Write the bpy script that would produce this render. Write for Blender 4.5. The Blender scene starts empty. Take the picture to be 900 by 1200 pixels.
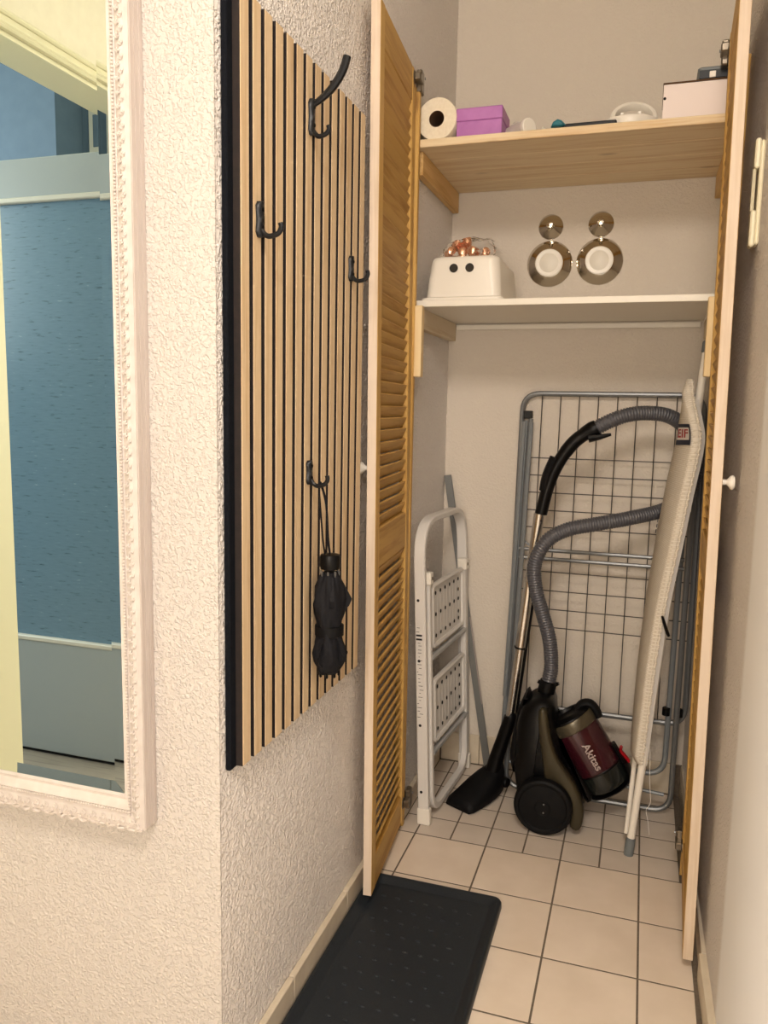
import bpy, bmesh, math, random
from mathutils import Vector, Matrix
random.seed(7)
scene = bpy.context.scene
COL = scene.collection
PI = math.pi

# ------------------------------------------------------------------ camera
cam_d = bpy.data.cameras.new('camera')
cam_d.sensor_fit = 'HORIZONTAL'
cam_d.sensor_width = 36.0
cam_d.lens = 934.128 / 900 * 36.0
cam_d.clip_start = 0.02
cam = bpy.data.objects.new('camera', cam_d)
COL.objects.link(cam)
_yaw, _pitch, _roll = 0.311939, 0.130545, -0.0190933
_f = Vector((-math.sin(_yaw) * math.cos(_pitch), math.cos(_yaw) * math.cos(_pitch), -math.sin(_pitch)))
_r0 = Vector((math.cos(_yaw), math.sin(_yaw), 0))
_d0 = _f.cross(_r0)
_r = _r0 * math.cos(_roll) + _d0 * math.sin(_roll)
_d = _d0 * math.cos(_roll) - _r0 * math.sin(_roll)
_m = Matrix((_r, -_d, -_f)).transposed().to_4x4()
_m.translation = Vector((0, 0, 1.20206))
cam.matrix_world = _m
scene.camera = cam

# ------------------------------------------------------------------ world, lights, exposure
world = bpy.data.worlds.new('world')
scene.world = world
world.use_nodes = True
world.node_tree.nodes['Background'].inputs[0].default_value = (1.0, 0.85, 0.7, 1)
world.node_tree.nodes['Background'].inputs[1].default_value = 0.05
scene.view_settings.view_transform = 'Standard'
scene.view_settings.look = 'None'
scene.view_settings.exposure = -0.13
scene.view_settings.gamma = 1.0
scene.view_settings.use_curve_mapping = False


def area_light(name, loc, target, size, power, color, shape='DISK', size_y=None):
    d = bpy.data.lights.new(name, 'AREA')
    d.shape = shape
    d.size = size
    if size_y:
        d.size_y = size_y
    d.energy = power
    d.color = color
    o = bpy.data.objects.new(name, d)
    COL.objects.link(o)
    o.location = loc
    o.rotation_euler = (Vector(target) - Vector(loc)).to_track_quat('-Z', 'Y').to_euler()
    return o


area_light('hall_ceiling_light', (0.00, -0.25, 2.52), (-0.15, 1.0, 0), 0.55, 36, (1.0, 0.895, 0.81))
area_light('hall_rear_fill', (-0.15, -1.15, 1.40), (-0.35, 1.5, 0.7), 0.80, 27, (1.0, 0.90, 0.82))  # added fill behind the camera, not a real fixture; evens out the walls
area_light('room_window_light', (-3.75, -0.30, 1.75), (0.2, 1.3, 0.9), 0.9, 70, (0.92, 0.95, 1.0), 'SQUARE')
area_light('room_daylight', (-3.6, 0.9, 1.9), (-1.9, -0.2, 1.2), 0.9, 48, (0.93, 0.97, 1.0), 'SQUARE')

# ------------------------------------------------------------------ mesh helpers


def lin(h):
    h = h.lstrip('#')
    out = []
    for i in (0, 2, 4):
        c = int(h[i:i + 2], 16) / 255
        out.append(c / 12.92 if c <= 0.04045 else ((c + 0.055) / 1.055) ** 2.4)
    return (*out, 1.0)


class MB:
    """collects shapes; build() links them as ONE mesh object"""

    def __init__(s):
        s.v, s.f, s.sm = [], [], []

    def add(s, vs, fs, smooth=False):
        n = len(s.v)
        s.v += [tuple(v) for v in vs]
        s.f += [tuple(i + n for i in f) for f in fs]
        s.sm += [smooth] * len(fs)
        return s

    def box(s, x0, x1, y0, y1, z0, z1):
        vs = [(x, y, z) for x in (x0, x1) for y in (y0, y1) for z in (z0, z1)]
        return s.add(vs, [(0, 1, 3, 2), (4, 6, 7, 5), (0, 4, 5, 1), (2, 3, 7, 6), (0, 2, 6, 4), (1, 5, 7, 3)])

    def cbox(s, x0, x1, y0, y1, z0, z1, b=0.002):
        """box with chamfered edges"""
        vs, idx = [], {}
        for X in (0, 1):
            for Y in (0, 1):
                for Z in (0, 1):
                    cx, cy, cz = (x0, x1)[X], (y0, y1)[Y], (z0, z1)[Z]
                    ix, iy, iz = cx + (b, -b)[X], cy + (b, -b)[Y], cz + (b, -b)[Z]
                    for a, p in (('x', (cx, iy, iz)), ('y', (ix, cy, iz)), ('z', (ix, iy, cz))):
                        idx[(X, Y, Z, a)] = len(vs)
                        vs.append(p)
        g = lambda X, Y, Z, a: idx[(X, Y, Z, a)]
        fs = []
        for q in (0, 1):
            fs.append([g(q, 0, 0, 'x'), g(q, 1, 0, 'x'), g(q, 1, 1, 'x'), g(q, 0, 1, 'x')])
            fs.append([g(0, q, 0, 'y'), g(1, q, 0, 'y'), g(1, q, 1, 'y'), g(0, q, 1, 'y')])
            fs.append([g(0, 0, q, 'z'), g(1, 0, q, 'z'), g(1, 1, q, 'z'), g(0, 1, q, 'z')])
        for p in (0, 1):
            for q in (0, 1):
                fs.append([g(0, p, q, 'y'), g(1, p, q, 'y'), g(1, p, q, 'z'), g(0, p, q, 'z')])
                fs.append([g(p, 0, q, 'x'), g(p, 1, q, 'x'), g(p, 1, q, 'z'), g(p, 0, q, 'z')])
                fs.append([g(p, q, 0, 'x'), g(p, q, 1, 'x'), g(p, q, 1, 'y'), g(p, q, 0, 'y')])
        for X in (0, 1):
            for Y in (0, 1):
                for Z in (0, 1):
                    fs.append([g(X, Y, Z, 'x'), g(X, Y, Z, 'y'), g(X, Y, Z, 'z')])
        return s.add(vs, fs)

    def loft(s, rings, caps=True, closed=True, smooth=True, loop=False):
        n = len(rings[0])
        vs = [p for r in rings for p in r]
        fs = []
        m = len(rings)
        for i in range(m if loop else m - 1):
            j = (i + 1) % m
            for k in range(n if closed else n - 1):
                l = (k + 1) % n
                fs.append((i * n + k, i * n + l, j * n + l, j * n + k))
        s.add(vs, fs, smooth)
        if caps and not loop:
            s.add(rings[0], [tuple(range(n))][::1])
            s.add(rings[-1], [tuple(range(n))])
        return s

    def tube(s, path, r, seg=10, caps=True, loop=False, flat=None):
        """swept round (or elliptic, flat=(ry factor)) tube along a path; r may be a list"""
        P = [Vector(p) for p in path]
        n = len(P)
        rings = []
        up = None
        for i in range(n):
            if loop:
                t = (P[(i + 1) % n] - P[i - 1]).normalized()
            else:
                a = P[min(i + 1, n - 1)]
                b = P[max(i - 1, 0)]
                t = (a - b).normalized()
            if up is None:
                ref = Vector((0, 0, 1)) if abs(t.z) < 0.9 else Vector((0, 1, 0))
                if flat:
                    ref = Vector(flat[1])
                up = (ref - t * ref.dot(t)).normalized()
            else:
                up = (up - t * up.dot(t)).normalized()
            w = t.cross(up)
            rr = r[i] if isinstance(r, (list, tuple)) else r
            fl = flat[0] if flat else 1.0
            rings.append([P[i] + (up * math.cos(2 * PI * k / seg) * fl + w * math.sin(2 * PI * k / seg)) * rr for k in range(seg)])
        return s.loft(rings, caps=caps, loop=loop)

    def lathe(s, prof, o=(0, 0, 0), axis=(0, 0, 1), seg=24, smooth=True, caps=True):
        """prof = [(radius, height)] about the axis"""
        o, ax = Vector(o), Vector(axis).normalized()
        ref = Vector((0, 0, 1)) if abs(ax.z) < 0.9 else Vector((1, 0, 0))
        u = (ref - ax * ref.dot(ax)).normalized()
        w = ax.cross(u)
        rings = [[o + ax * h + (u * math.cos(2 * PI * k / seg) + w * math.sin(2 * PI * k / seg)) * max(r, 1e-5) for k in range(seg)] for r, h in prof]
        return s.loft(rings, caps=caps, smooth=smooth)

    def prism(s, pts, y0, y1, b=0.0, plane='xz', smooth=False):
        """outline in a plane pushed along the third axis, with a chamfer b at both ends"""
        n = len(pts)
        c = (sum(p[0] for p in pts) / n, sum(p[1] for p in pts) / n)
        area = sum(pts[i][0] * pts[(i + 1) % n][1] - pts[(i + 1) % n][0] * pts[i][1] for i in range(n))
        sg = 1 if area > 0 else -1

        def inset(d):
            out = []
            for i in range(n):
                p0, p1, p2 = Vector(pts[i - 1]), Vector(pts[i]), Vector(pts[(i + 1) % n])
                e1, e2 = (p1 - p0), (p2 - p1)
                if e1.length < 1e-9 or e2.length < 1e-9:
                    out.append(p1)
                    continue
                e1.normalize(); e2.normalize()
                n1 = Vector((-e1.y, e1.x)) * sg
                n2 = Vector((-e2.y, e2.x)) * sg
                m = n1 + n2
                if m.length < 1e-6:
                    m = n1
                m.normalize()
                k = d / max(0.45, m.dot(n1))
                out.append(p1 + m * k)
            return out

        def lay(q, y):
            if plane == 'xz':
                return [(p[0], y, p[1]) for p in q]
            if plane == 'xy':
                return [(p[0], p[1], y) for p in q]
            return [(y, p[0], p[1]) for p in q]
        if b:
            st = [(y0, b), (y0 + 0.3 * b * (1 if y1 > y0 else -1), 0.3 * b), (y0 + b * (1 if y1 > y0 else -1), 0)]
            en = [(y1 - (yy - y0), d) for yy, d in st][::-1]
            rings = [lay(inset(d), y) for y, d in st + en]
        else:
            rings = [lay(pts, y0), lay(pts, y1)]
        return s.loft(rings, caps=True, smooth=smooth)

    def sphere(s, c, r, seg=12, rings=8, sc=(1, 1, 1)):
        vs, fs = [], []
        R = []
        for i in range(rings + 1):
            th = PI * i / rings
            R.append([(c[0] + r * sc[0] * math.sin(th) * math.cos(2 * PI * k / seg), c[1] + r * sc[1] * math.sin(th) * math.sin(2 * PI * k / seg), c[2] + r * sc[2] * math.cos(th)) for k in range(seg)])
        return s.loft(R, caps=False)

    def xf(s, M):
        s.v = [tuple(M @ Vector(v)) for v in s.v]
        return s

    def build(s, name, mat, parent=None, sharp=35):
        me = bpy.data.meshes.new(name)
        me.from_pydata(s.v, [], s.f)
        me.polygons.foreach_set('use_smooth', s.sm)
        bm = bmesh.new()
        bm.from_mesh(me)
        bmesh.ops.remove_doubles(bm, verts=bm.verts, dist=1e-6)
        bmesh.ops.recalc_face_normals(bm, faces=bm.faces)
        bm.to_mesh(me)
        bm.free()
        if any(s.sm):
            me.set_sharp_from_angle(angle=math.radians(sharp))
        me.materials.append(mat)
        o = bpy.data.objects.new(name, me)
        COL.objects.link(o)
        if parent is not None:
            o.parent = parent
        return o


def tag(o, label=None, cat=None, group=None, kind=None):
    if label: o['label'] = label
    if cat: o['category'] = cat
    if group: o['group'] = group
    if kind: o['kind'] = kind
    return o


def empty(name, loc=(0, 0, 0), M=None):
    o = bpy.data.objects.new(name, None)
    o.empty_display_size = 0.05
    COL.objects.link(o)
    if M is not None:
        o.matrix_world = M
    else:
        o.location = loc
    return o


def thing(name, label, cat, loc=(0, 0, 0), group=None, M=None):
    return tag(empty(name, loc, M), label, cat, group)


def local(root, o):
    """children whose meshes were laid out in world coordinates sit under a root that was moved"""
    o.matrix_parent_inverse = root.matrix_world.inverted() if root.parent is None else o.matrix_parent_inverse
    return o


class Rooted:
    """a thing whose parts are laid out in world coordinates; its Empty stands at the given base"""

    def __init__(s, name, label, cat, base, group=None):
        s.base = Vector(base)
        s.root = thing(name, label, cat, base, group)

    def part(s, mb, name, mat, parent=None, sharp=35, label=None, kind=None):
        mb.xf(Matrix.Translation(-s.base))
        o = mb.build(name, mat, parent or s.root, sharp)
        if label: o['label'] = label
        if kind: o['kind'] = kind
        return o


def copy_part(o, parent, name=None):
    c = o.copy()
    COL.objects.link(c)
    c.parent = parent
    return c


def smooth_path(P, n=8, loop=False):
    """Catmull-Rom through the points"""
    P = [Vector(p) for p in P]
    m = len(P)
    out = []
    for i in range(m if loop else m - 1):
        p0 = P[(i - 1) % m] if loop or i > 0 else P[0] * 2 - P[1]
        p1, p2 = P[i], P[(i + 1) % m]
        p3 = P[(i + 2) % m] if loop or i + 2 < m else P[-1] * 2 - P[-2]
        for k in range(n):
            t = k / n
            out.append(0.5 * ((2 * p1) + (p2 - p0) * t + (2 * p0 - 5 * p1 + 4 * p2 - p3) * t * t + (3 * p1 - p0 - 3 * p2 + p3) * t ** 3))
    if not loop:
        out.append(P[-1])
    return out


def smooth2(P, n=5, loop=True):
    return [(p.x, p.y) for p in smooth_path([(a, b, 0) for a, b in P], n, loop)]


def round_corner_path(pts, r, n=6, closed=False):
    """polyline with rounded corners"""
    P = [Vector(p) for p in pts]
    m = len(P)
    out = []
    for i in range(m):
        if not closed and i in (0, m - 1):
            out.append(P[i])
            continue
        a, b, c = P[i - 1], P[i], P[(i + 1) % m]
        u, w = (a - b), (c - b)
        d = min(r, u.length * 0.49, w.length * 0.49)
        u.normalize(); w.normalize()
        for k in range(n + 1):
            t = k / n
            out.append((b + u * d) * (1 - t) ** 2 + b * 2 * t * (1 - t) + (b + w * d) * t * t)
    return out


# ------------------------------------------------------------------ materials


def mat(name, color, rough=0.5, metal=0.0, spec=0.5, **kw):
    m = bpy.data.materials.new(name)
    m.use_nodes = True
    b = m.node_tree.nodes['Principled BSDF']
    b.inputs['Base Color'].default_value = lin(color) if isinstance(color, str) else (*color, 1)
    b.inputs['Roughness'].default_value = rough
    b.inputs['Metallic'].default_value = metal
    b.inputs['Specular IOR Level'].default_value = spec
    for k, v in kw.items():
        b.inputs[k.replace('_', ' ')].default_value = v
    return m


def N(m, kind, **props):
    n = m.node_tree.nodes.new(kind)
    for k, v in props.items():
        setattr(n, k, v)
    return n


def L(m, a, b):
    m.node_tree.links.new(a, b)


def coords(m, scale=(1, 1, 1), rot=(0, 0, 0), rnd=False):
    tc = N(m, 'ShaderNodeTexCoord')
    mp = N(m, 'ShaderNodeMapping')
    mp.inputs['Scale'].default_value = scale
    mp.inputs['Rotation'].default_value = rot
    if rnd:
        oi = N(m, 'ShaderNodeObjectInfo')
        vm = N(m, 'ShaderNodeVectorMath', operation='SCALE')
        vm.inputs[0].default_value = (7.3, 5.1, 9.7)
        L(m, oi.outputs['Random'], vm.inputs['Scale'])
        L(m, vm.outputs[0], mp.inputs['Location'])
    L(m, tc.outputs['Object'], mp.inputs['Vector'])
    return mp.outputs['Vector']


def bsdf(m):
    return m.node_tree.nodes['Principled BSDF']


def ramp(m, fac, stops):
    r = N(m, 'ShaderNodeValToRGB')
    e = r.color_ramp.elements
    e[0].position, e[0].color = stops[0][0], lin(stops[0][1])
    e[1].position, e[1].color = stops[-1][0], lin(stops[-1][1])
    for p, c in stops[1:-1]:
        x = e.new(p)
        x.color = lin(c)
    L(m, fac, r.inputs['Fac'])
    return r.outputs['Color']


def bump(m, height, strength=0.3, dist=0.002):
    b = N(m, 'ShaderNodeBump')
    b.inputs['Strength'].default_value = strength
    b.inputs['Distance'].default_value = dist
    L(m, height, b.inputs['Height'])
    L(m, b.outputs['Normal'], bsdf(m).inputs['Normal'])


def woodchip(name, color, strength=0.6, rough=0.75, dist=0.003, scale=1.0):
    """painted woodchip wallpaper: raised chips of paint"""
    m = mat(name, color, rough, spec=0.3)
    v = coords(m, (1, 1, 1))
    nz = N(m, 'ShaderNodeTexNoise')
    nz.inputs['Scale'].default_value = 140 * scale
    nz.inputs['Detail'].default_value = 1.0
    nz.inputs['Distortion'].default_value = 0.5
    L(m, v, nz.inputs['Vector'])
    mr = N(m, 'ShaderNodeMapRange', interpolation_type='SMOOTHSTEP')
    mr.inputs['From Min'].default_value = 0.42
    mr.inputs['From Max'].default_value = 0.66
    L(m, nz.outputs['Fac'], mr.inputs['Value'])
    n2 = N(m, 'ShaderNodeTexNoise')
    n2.inputs['Scale'].default_value = 38 * scale
    n2.inputs['Detail'].default_value = 2
    L(m, v, n2.inputs['Vector'])
    ad = N(m, 'ShaderNodeMath', operation='MULTIPLY_ADD')
    L(m, n2.outputs['Fac'], ad.inputs[0])
    ad.inputs[1].default_value = 0.7
    L(m, mr.outputs['Result'], ad.inputs[2])
    bump(m, ad.outputs[0], strength, dist)
    return m


def wood(name, light, dark, axis='z', grain=1.0, rough=0.55, spec=0.3, knots=True):
    """long-grained softwood; the grain runs along the given local axis"""
    m = mat(name, light, rough, spec=spec)
    sc = {'x': (1.2, 26, 26), 'y': (26, 1.2, 26), 'z': (26, 26, 1.2)}[axis]
    v = coords(m, tuple(c * grain for c in sc), rnd=True)
    nz = N(m, 'ShaderNodeTexNoise')
    nz.inputs['Scale'].default_value = 1.6
    nz.inputs['Detail'].default_value = 4
    nz.inputs['Roughness'].default_value = 0.55
    nz.inputs['Distortion'].default_value = 0.6
    L(m, v, nz.inputs['Vector'])
    n2 = N(m, 'ShaderNodeTexNoise')
    n2.inputs['Scale'].default_value = 7
    n2.inputs['Detail'].default_value = 2
    L(m, v, n2.inputs['Vector'])
    mx = N(m, 'ShaderNodeMath', operation='MULTIPLY_ADD')
    L(m, n2.outputs['Fac'], mx.inputs[0])
    mx.inputs[1].default_value = 0.35
    ms = N(m, 'ShaderNodeMath', operation='MULTIPLY')
    L(m, nz.outputs['Fac'], ms.inputs[0])
    ms.inputs[1].default_value = 0.75
    L(m, ms.outputs[0], mx.inputs[2])
    col = ramp(m, mx.outputs[0], [(0.35, dark), (0.58, light), (0.75, light)])
    if knots:
        sk = {'x': (4, 11, 11), 'y': (11, 4, 11), 'z': (11, 11, 4)}[axis]
        vo = N(m, 'ShaderNodeTexVoronoi')
        vo.inputs['Scale'].default_value = 1.0
        L(m, coords(m, sk, rnd=True), vo.inputs['Vector'])
        kr = N(m, 'ShaderNodeMapRange')
        kr.inputs['From Min'].default_value = 0.06
        kr.inputs['From Max'].default_value = 0.16
        kr.inputs['To Min'].default_value = 0.75
        kr.inputs['To Max'].default_value = 0.0
        L(m, vo.outputs['Distance'], kr.inputs['Value'])
        mixc = N(m, 'ShaderNodeMix', data_type='RGBA')
        L(m, kr.outputs['Result'], mixc.inputs['Factor'])
        L(m, col, mixc.inputs['A'])
        mixc.inputs['B'].default_value = lin('#6e4520')
        col = mixc.outputs['Result']
    L(m, col, bsdf(m).inputs['Base Color'])
    bump(m, nz.outputs['Fac'], 0.12, 0.001)
    return m


def grained(name, c1, c2, scale=60, rough=0.5, metal=0.0, spec=0.4, bumps=0.1, detail=3):
    m = mat(name, c1, rough, metal, spec)
    nz = N(m, 'ShaderNodeTexNoise')
    nz.inputs['Scale'].default_value = scale
    nz.inputs['Detail'].default_value = detail
    L(m, coords(m, rnd=True), nz.inputs['Vector'])
    L(m, ramp(m, nz.outputs['Fac'], [(0.3, c2), (0.7, c1)]), bsdf(m).inputs['Base Color'])
    if bumps:
        bump(m, nz.outputs['Fac'], bumps, 0.001)
    return m


def right_wall():
    """woodchip deep in the niche, smooth filler on the stretch nearest the hall"""
    m = woodchip('wall_right', '#e4dcd4', 0.8, 0.8, 0.004)
    bp = next(n for n in m.node_tree.nodes if n.type == 'BUMP')
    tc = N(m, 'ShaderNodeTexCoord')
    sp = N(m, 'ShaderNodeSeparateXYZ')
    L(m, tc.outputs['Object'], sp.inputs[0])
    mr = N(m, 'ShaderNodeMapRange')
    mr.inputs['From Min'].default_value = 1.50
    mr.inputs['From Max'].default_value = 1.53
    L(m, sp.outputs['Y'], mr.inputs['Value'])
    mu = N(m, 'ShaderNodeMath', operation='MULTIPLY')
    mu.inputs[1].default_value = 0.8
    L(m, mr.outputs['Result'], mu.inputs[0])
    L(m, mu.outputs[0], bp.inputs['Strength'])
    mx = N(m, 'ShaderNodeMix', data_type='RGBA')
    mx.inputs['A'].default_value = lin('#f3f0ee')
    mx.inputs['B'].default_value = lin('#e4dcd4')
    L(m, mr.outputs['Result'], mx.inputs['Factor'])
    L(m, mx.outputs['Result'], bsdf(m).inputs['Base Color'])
    return m


M = {}
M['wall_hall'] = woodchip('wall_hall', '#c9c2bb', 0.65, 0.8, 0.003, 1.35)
M['wall_niche'] = woodchip('wall_niche', '#efe8e1', 0.8, 0.75, 0.0042, 1.1)
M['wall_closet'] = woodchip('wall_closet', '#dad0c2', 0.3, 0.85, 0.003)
M['wall_plain'] = grained('wall_plain', '#efe8cf', '#e9e1c8', 30, 0.8)
M['wall_blue'] = grained('wall_blue', '#6d8093', '#687b8e', 20, 0.8)
M['tile'] = grained('tile', '#ebdccb', '#dfcfbc', 9, 0.32, spec=0.45, bumps=0.03)
M['tile_small'] = grained('tile_small', '#dacdbf', '#d0c3b4', 12, 0.35, spec=0.45, bumps=0.03)
M['grout'] = grained('grout', '#74685a', '#64594c', 150, 0.9)
M['skirting'] = grained('skirting', '#d9ccb6', '#cfc1aa', 25, 0.35, bumps=0.03)
M['pine_x'] = wood('pine_x', '#e6d2ae', '#d0b084', 'x')
M['pine_y'] = wood('pine_y', '#dcb67a', '#bd8f4e', 'y')
M['pine_z'] = wood('pine_z', '#cda55e', '#ae8040', 'z')
M['pine_louvre'] = wood('pine_louvre', '#c79e56', '#a57833', 'x', knots=False)
M['pine_edge'] = wood('pine_edge', '#d9c6b1', '#c8b093', 'z', knots=False)
M['pine_pale'] = wood('pine_pale', '#ead3a6', '#dcbb82', 'z', knots=False)
M['pine_light'] = wood('pine_light', '#dccbae', '#c9b18a', 'y', knots=False)
M['oak'] = wood('oak', '#d9bf9a', '#c6a67c', 'z', 1.4, 0.5, knots=False)
M['slat_core'] = grained('slat_core', '#241a17', '#1b1412', 90, 0.8)
M['felt'] = grained('felt', '#14161c', '#0e1014', 300, 0.95, spec=0.1, bumps=0.3)
M['black_metal'] = mat('black_metal', '#16171a', 0.38, 0.3)
M['black_plastic'] = mat('black_plastic', '#070708', 0.38, spec=0.22)
M['black_soft'] = mat('black_soft', '#08080a', 0.6, spec=0.2)
M['black_cloth'] = grained('black_cloth', '#15151a', '#0d0d10', 200, 0.75, spec=0.25, bumps=0.2)
M['rubber_tray'] = grained('rubber_tray', '#20272e', '#1a2026', 220, 0.45, spec=0.4, bumps=0.08)
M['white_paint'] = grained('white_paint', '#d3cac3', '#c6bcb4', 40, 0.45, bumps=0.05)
M['white_frame_edge'] = wood('white_frame_edge', '#c2b7b0', '#b3a69e', 'z', 1.6, 0.6, knots=False)
M['white_board'] = mat('white_board', '#ece6d8', 0.4)
M['white_plastic'] = mat('white_plastic', '#ece6da', 0.35)
M['grey_plastic'] = mat('grey_plastic', '#6c7274', 0.5)
M['cream_plastic'] = mat('cream_plastic', '#e9e0c2', 0.4)
M['porcelain'] = mat('porcelain', '#f2ece2', 0.2)
M['dark'] = mat('dark', '#0a0908', 0.8)
M['hole'] = mat('hole', '#2e2921', 0.8)
M['chrome'] = mat('chrome', '#cfc8bc', 0.08, 1.0)
M['steel'] = mat('steel', '#8b8d8e', 0.3, 0.85)
M['rack_steel'] = mat('rack_steel', '#7d7f80', 0.38, 0.6)
M['rack_dark'] = mat('rack_dark', '#878c8e', 0.4, 0.3)
M['wire'] = mat('wire', '#524e4a', 0.4, 0.6)
M['nickel'] = mat('nickel', '#80776a', 0.28, 0.9)
M['aluminium'] = mat('aluminium', '#b3b5b5', 0.42, 0.4)
M['ladder_paint'] = mat('ladder_paint', '#dbd7d1', 0.4, 0.0)
M['bar_grey'] = mat('bar_grey', '#7b7c7a', 0.45, 0.4)
M['wand_chrome'] = mat('wand_chrome', '#e6e3de', 0.24, 1.0)
M['hose'] = mat('hose', '#55555a', 0.38, 0.15)
M['bronze'] = mat('bronze', '#3e3828', 0.35, 0.4)
M['bronze_light'] = mat('bronze_light', '#575040', 0.3, 0.5)
M['maroon'] = mat('maroon', '#3a121c', 0.22, 0.0, 0.6, Coat_Weight=0.4)
M['smoke'] = mat('smoke', '#1c1f1d', 0.2)
M['red'] = mat('red', '#b3121f', 0.4)
M['print_grey'] = mat('print_grey', '#a89a93', 0.5)
M['print_black'] = mat('print_black', '#17161a', 0.6)
M['print_red'] = mat('print_red', '#a81f27', 0.6)
M['print_white'] = mat('print_white', '#e9e3dc', 0.6)
M['navy'] = mat('navy', '#151b33', 0.7)
M['paper'] = grained('paper', '#f1e6cf', '#e8dbc2', 120, 0.9, bumps=0.15)
M['cardboard'] = mat('cardboard', '#5a4028', 0.9)
M['purple'] = grained('purple', '#b878b8', '#ad6cae', 40, 0.4, spec=0.4, bumps=0.02)
M['pink_white'] = mat('pink_white', '#e6d8d2', 0.5)
M['teal'] = mat('teal', '#1d6b78', 0.4)
M['copper'] = mat('copper', '#f0bd9f', 0.22, 0.8)
M['lamp_white'] = mat('lamp_white', '#fbf6ea', 0.3)
M['grey_door'] = mat('grey_door', '#b4babb', 0.4)
M['casing'] = mat('casing', '#e4deba', 0.45)


def make_mirror():
    m = mat('mirror', '#cfd8d4', 0.0, 1.0)
    return m


M['mirror'] = make_mirror()


def make_cover():
    """unbleached cotton with a visible weave"""
    m = mat('board_cover', '#e2d6c2', 0.9, spec=0.1)
    v = coords(m, (1, 1, 1))
    br = N(m, 'ShaderNodeTexBrick')
    br.inputs['Scale'].default_value = 1.0
    br.inputs['Brick Width'].default_value = 0.008
    br.inputs['Row Height'].default_value = 0.005
    br.inputs['Mortar Size'].default_value = 0.0008
    br.inputs['Color1'].default_value = lin('#e6dfd2')
    br.inputs['Color2'].default_value = lin('#dcd3c3')
    br.inputs['Mortar'].default_value = lin('#cfc5b4')
    sp = N(m, 'ShaderNodeSeparateXYZ')
    L(m, v, sp.inputs[0])
    cb = N(m, 'ShaderNodeCombineXYZ')
    L(m, sp.outputs['Y'], cb.inputs['X'])
    L(m, sp.outputs['Z'], cb.inputs['Y'])
    L(m, cb.outputs[0], br.inputs['Vector'])
    L(m, br.outputs['Color'], bsdf(m).inputs['Base Color'])
    return m


M['cover'] = make_cover()


def make_teal_glass():
    """teal reeded glass with fine broken horizontal scratches"""
    m = mat('teal_glass', '#5f8795', 0.25, spec=0.5)
    nz = N(m, 'ShaderNodeTexNoise')
    nz.inputs['Scale'].default_value = 1.0
    nz.inputs['Detail'].default_value = 5
    L(m, coords(m, (26, 26, 160)), nz.inputs['Vector'])
    L(m, ramp(m, nz.outputs['Fac'], [(0.27, '#546c7b'), (0.38, '#7895aa'), (0.68, '#7e9bb0'), (0.78, '#b5c8d2')]), bsdf(m).inputs['Base Color'])
    return m


M['teal_glass'] = make_teal_glass()
M['floor_wood'] = wood('floor_wood', '#9d9283', '#6a6056', 'x', 0.6, knots=False)
M['grey_mat'] = grained('grey_mat', '#8f9797', '#858d8d', 200, 0.9)


def make_bag():
    m = mat('clear_film', '#ffffff', 0.12, spec=0.6)
    b = bsdf(m)
    b.inputs['Transmission Weight'].default_value = 1.0
    b.inputs['IOR'].default_value = 1.12
    return m


M['film'] = make_bag()

# ------------------------------------------------------------------ setting
X_L = -0.619          # niche side wall
Y_C = 1.085           # corner where the mirror wall starts
Y_B = 2.570           # back wall of the closet
H_C = 2.60            # ceiling


def xr(y):            # right wall is a touch out of square
    return 0.175 + 0.018 * (Y_B - y)


def struct(mb, name, m, parent=None, **kw):
    o = mb.build(name, m, parent, **kw)
    if parent is None:
        o['kind'] = 'structure'
    return o


def quad_wall(name, a, b, thick, z0, z1, m):
    """wall slab between plan points a-b, thickened by the vector thick"""
    mb = MB()
    pts = [a, b, (b[0] + thick[0], b[1] + thick[1]), (a[0] + thick[0], a[1] + thick[1])]
    mb.prism(pts, z0, z1, plane='xy')
    return struct(mb, name, m)


quad_wall('wall_left', (X_L, Y_C), (X_L, Y_B + 0.1), (-0.10, 0.0), 0, H_C, M['wall_niche'])
_wf = MB()
_wf.prism([(X_L, Y_C - 0.003), (-1.60, Y_C - 0.003), (-1.60, Y_C + 0.10), (X_L - 0.10, Y_C + 0.10), (X_L - 0.10, Y_C), (X_L, Y_C)], 0, H_C, plane='xy')
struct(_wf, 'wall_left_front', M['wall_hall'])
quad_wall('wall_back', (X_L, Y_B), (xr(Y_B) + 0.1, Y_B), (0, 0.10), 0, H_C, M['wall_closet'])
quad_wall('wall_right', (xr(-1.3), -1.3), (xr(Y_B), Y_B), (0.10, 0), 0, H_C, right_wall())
quad_wall('wall_rear', (-1.48, -1.3), (xr(-1.3), -1.3), (0, -0.10), 0, H_C, M['wall_plain'])
struct(MB().box(-4.2, 0.5, -2.2, 2.75, H_C, H_C + 0.1), 'ceiling', M['wall_plain'])

# floor: grout bed, every tile a piece of its own
floor = struct(MB().box(-4.2, 0.5, -2.2, 2.75, -0.06, -0.0005), 'floor', M['grout'])
T = 0.203
GX, GY = -0.5542, 2.0655
J = 0.0046


def tile_mesh(w, d):
    mb = MB()
    b = 0.0006
    lo, hi = [(-w / 2, -d / 2), (w / 2, -d / 2), (w / 2, d / 2), (-w / 2, d / 2)], None
    rings = [[(x, y, -0.004) for x, y in lo], [(x, y, -0.0003) for x, y in lo],
             [(x - math.copysign(b, x), y - math.copysign(b, y), 0) for x, y in lo]]
    mb.loft(rings, smooth=False)
    return mb


tile_cache = {}


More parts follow.
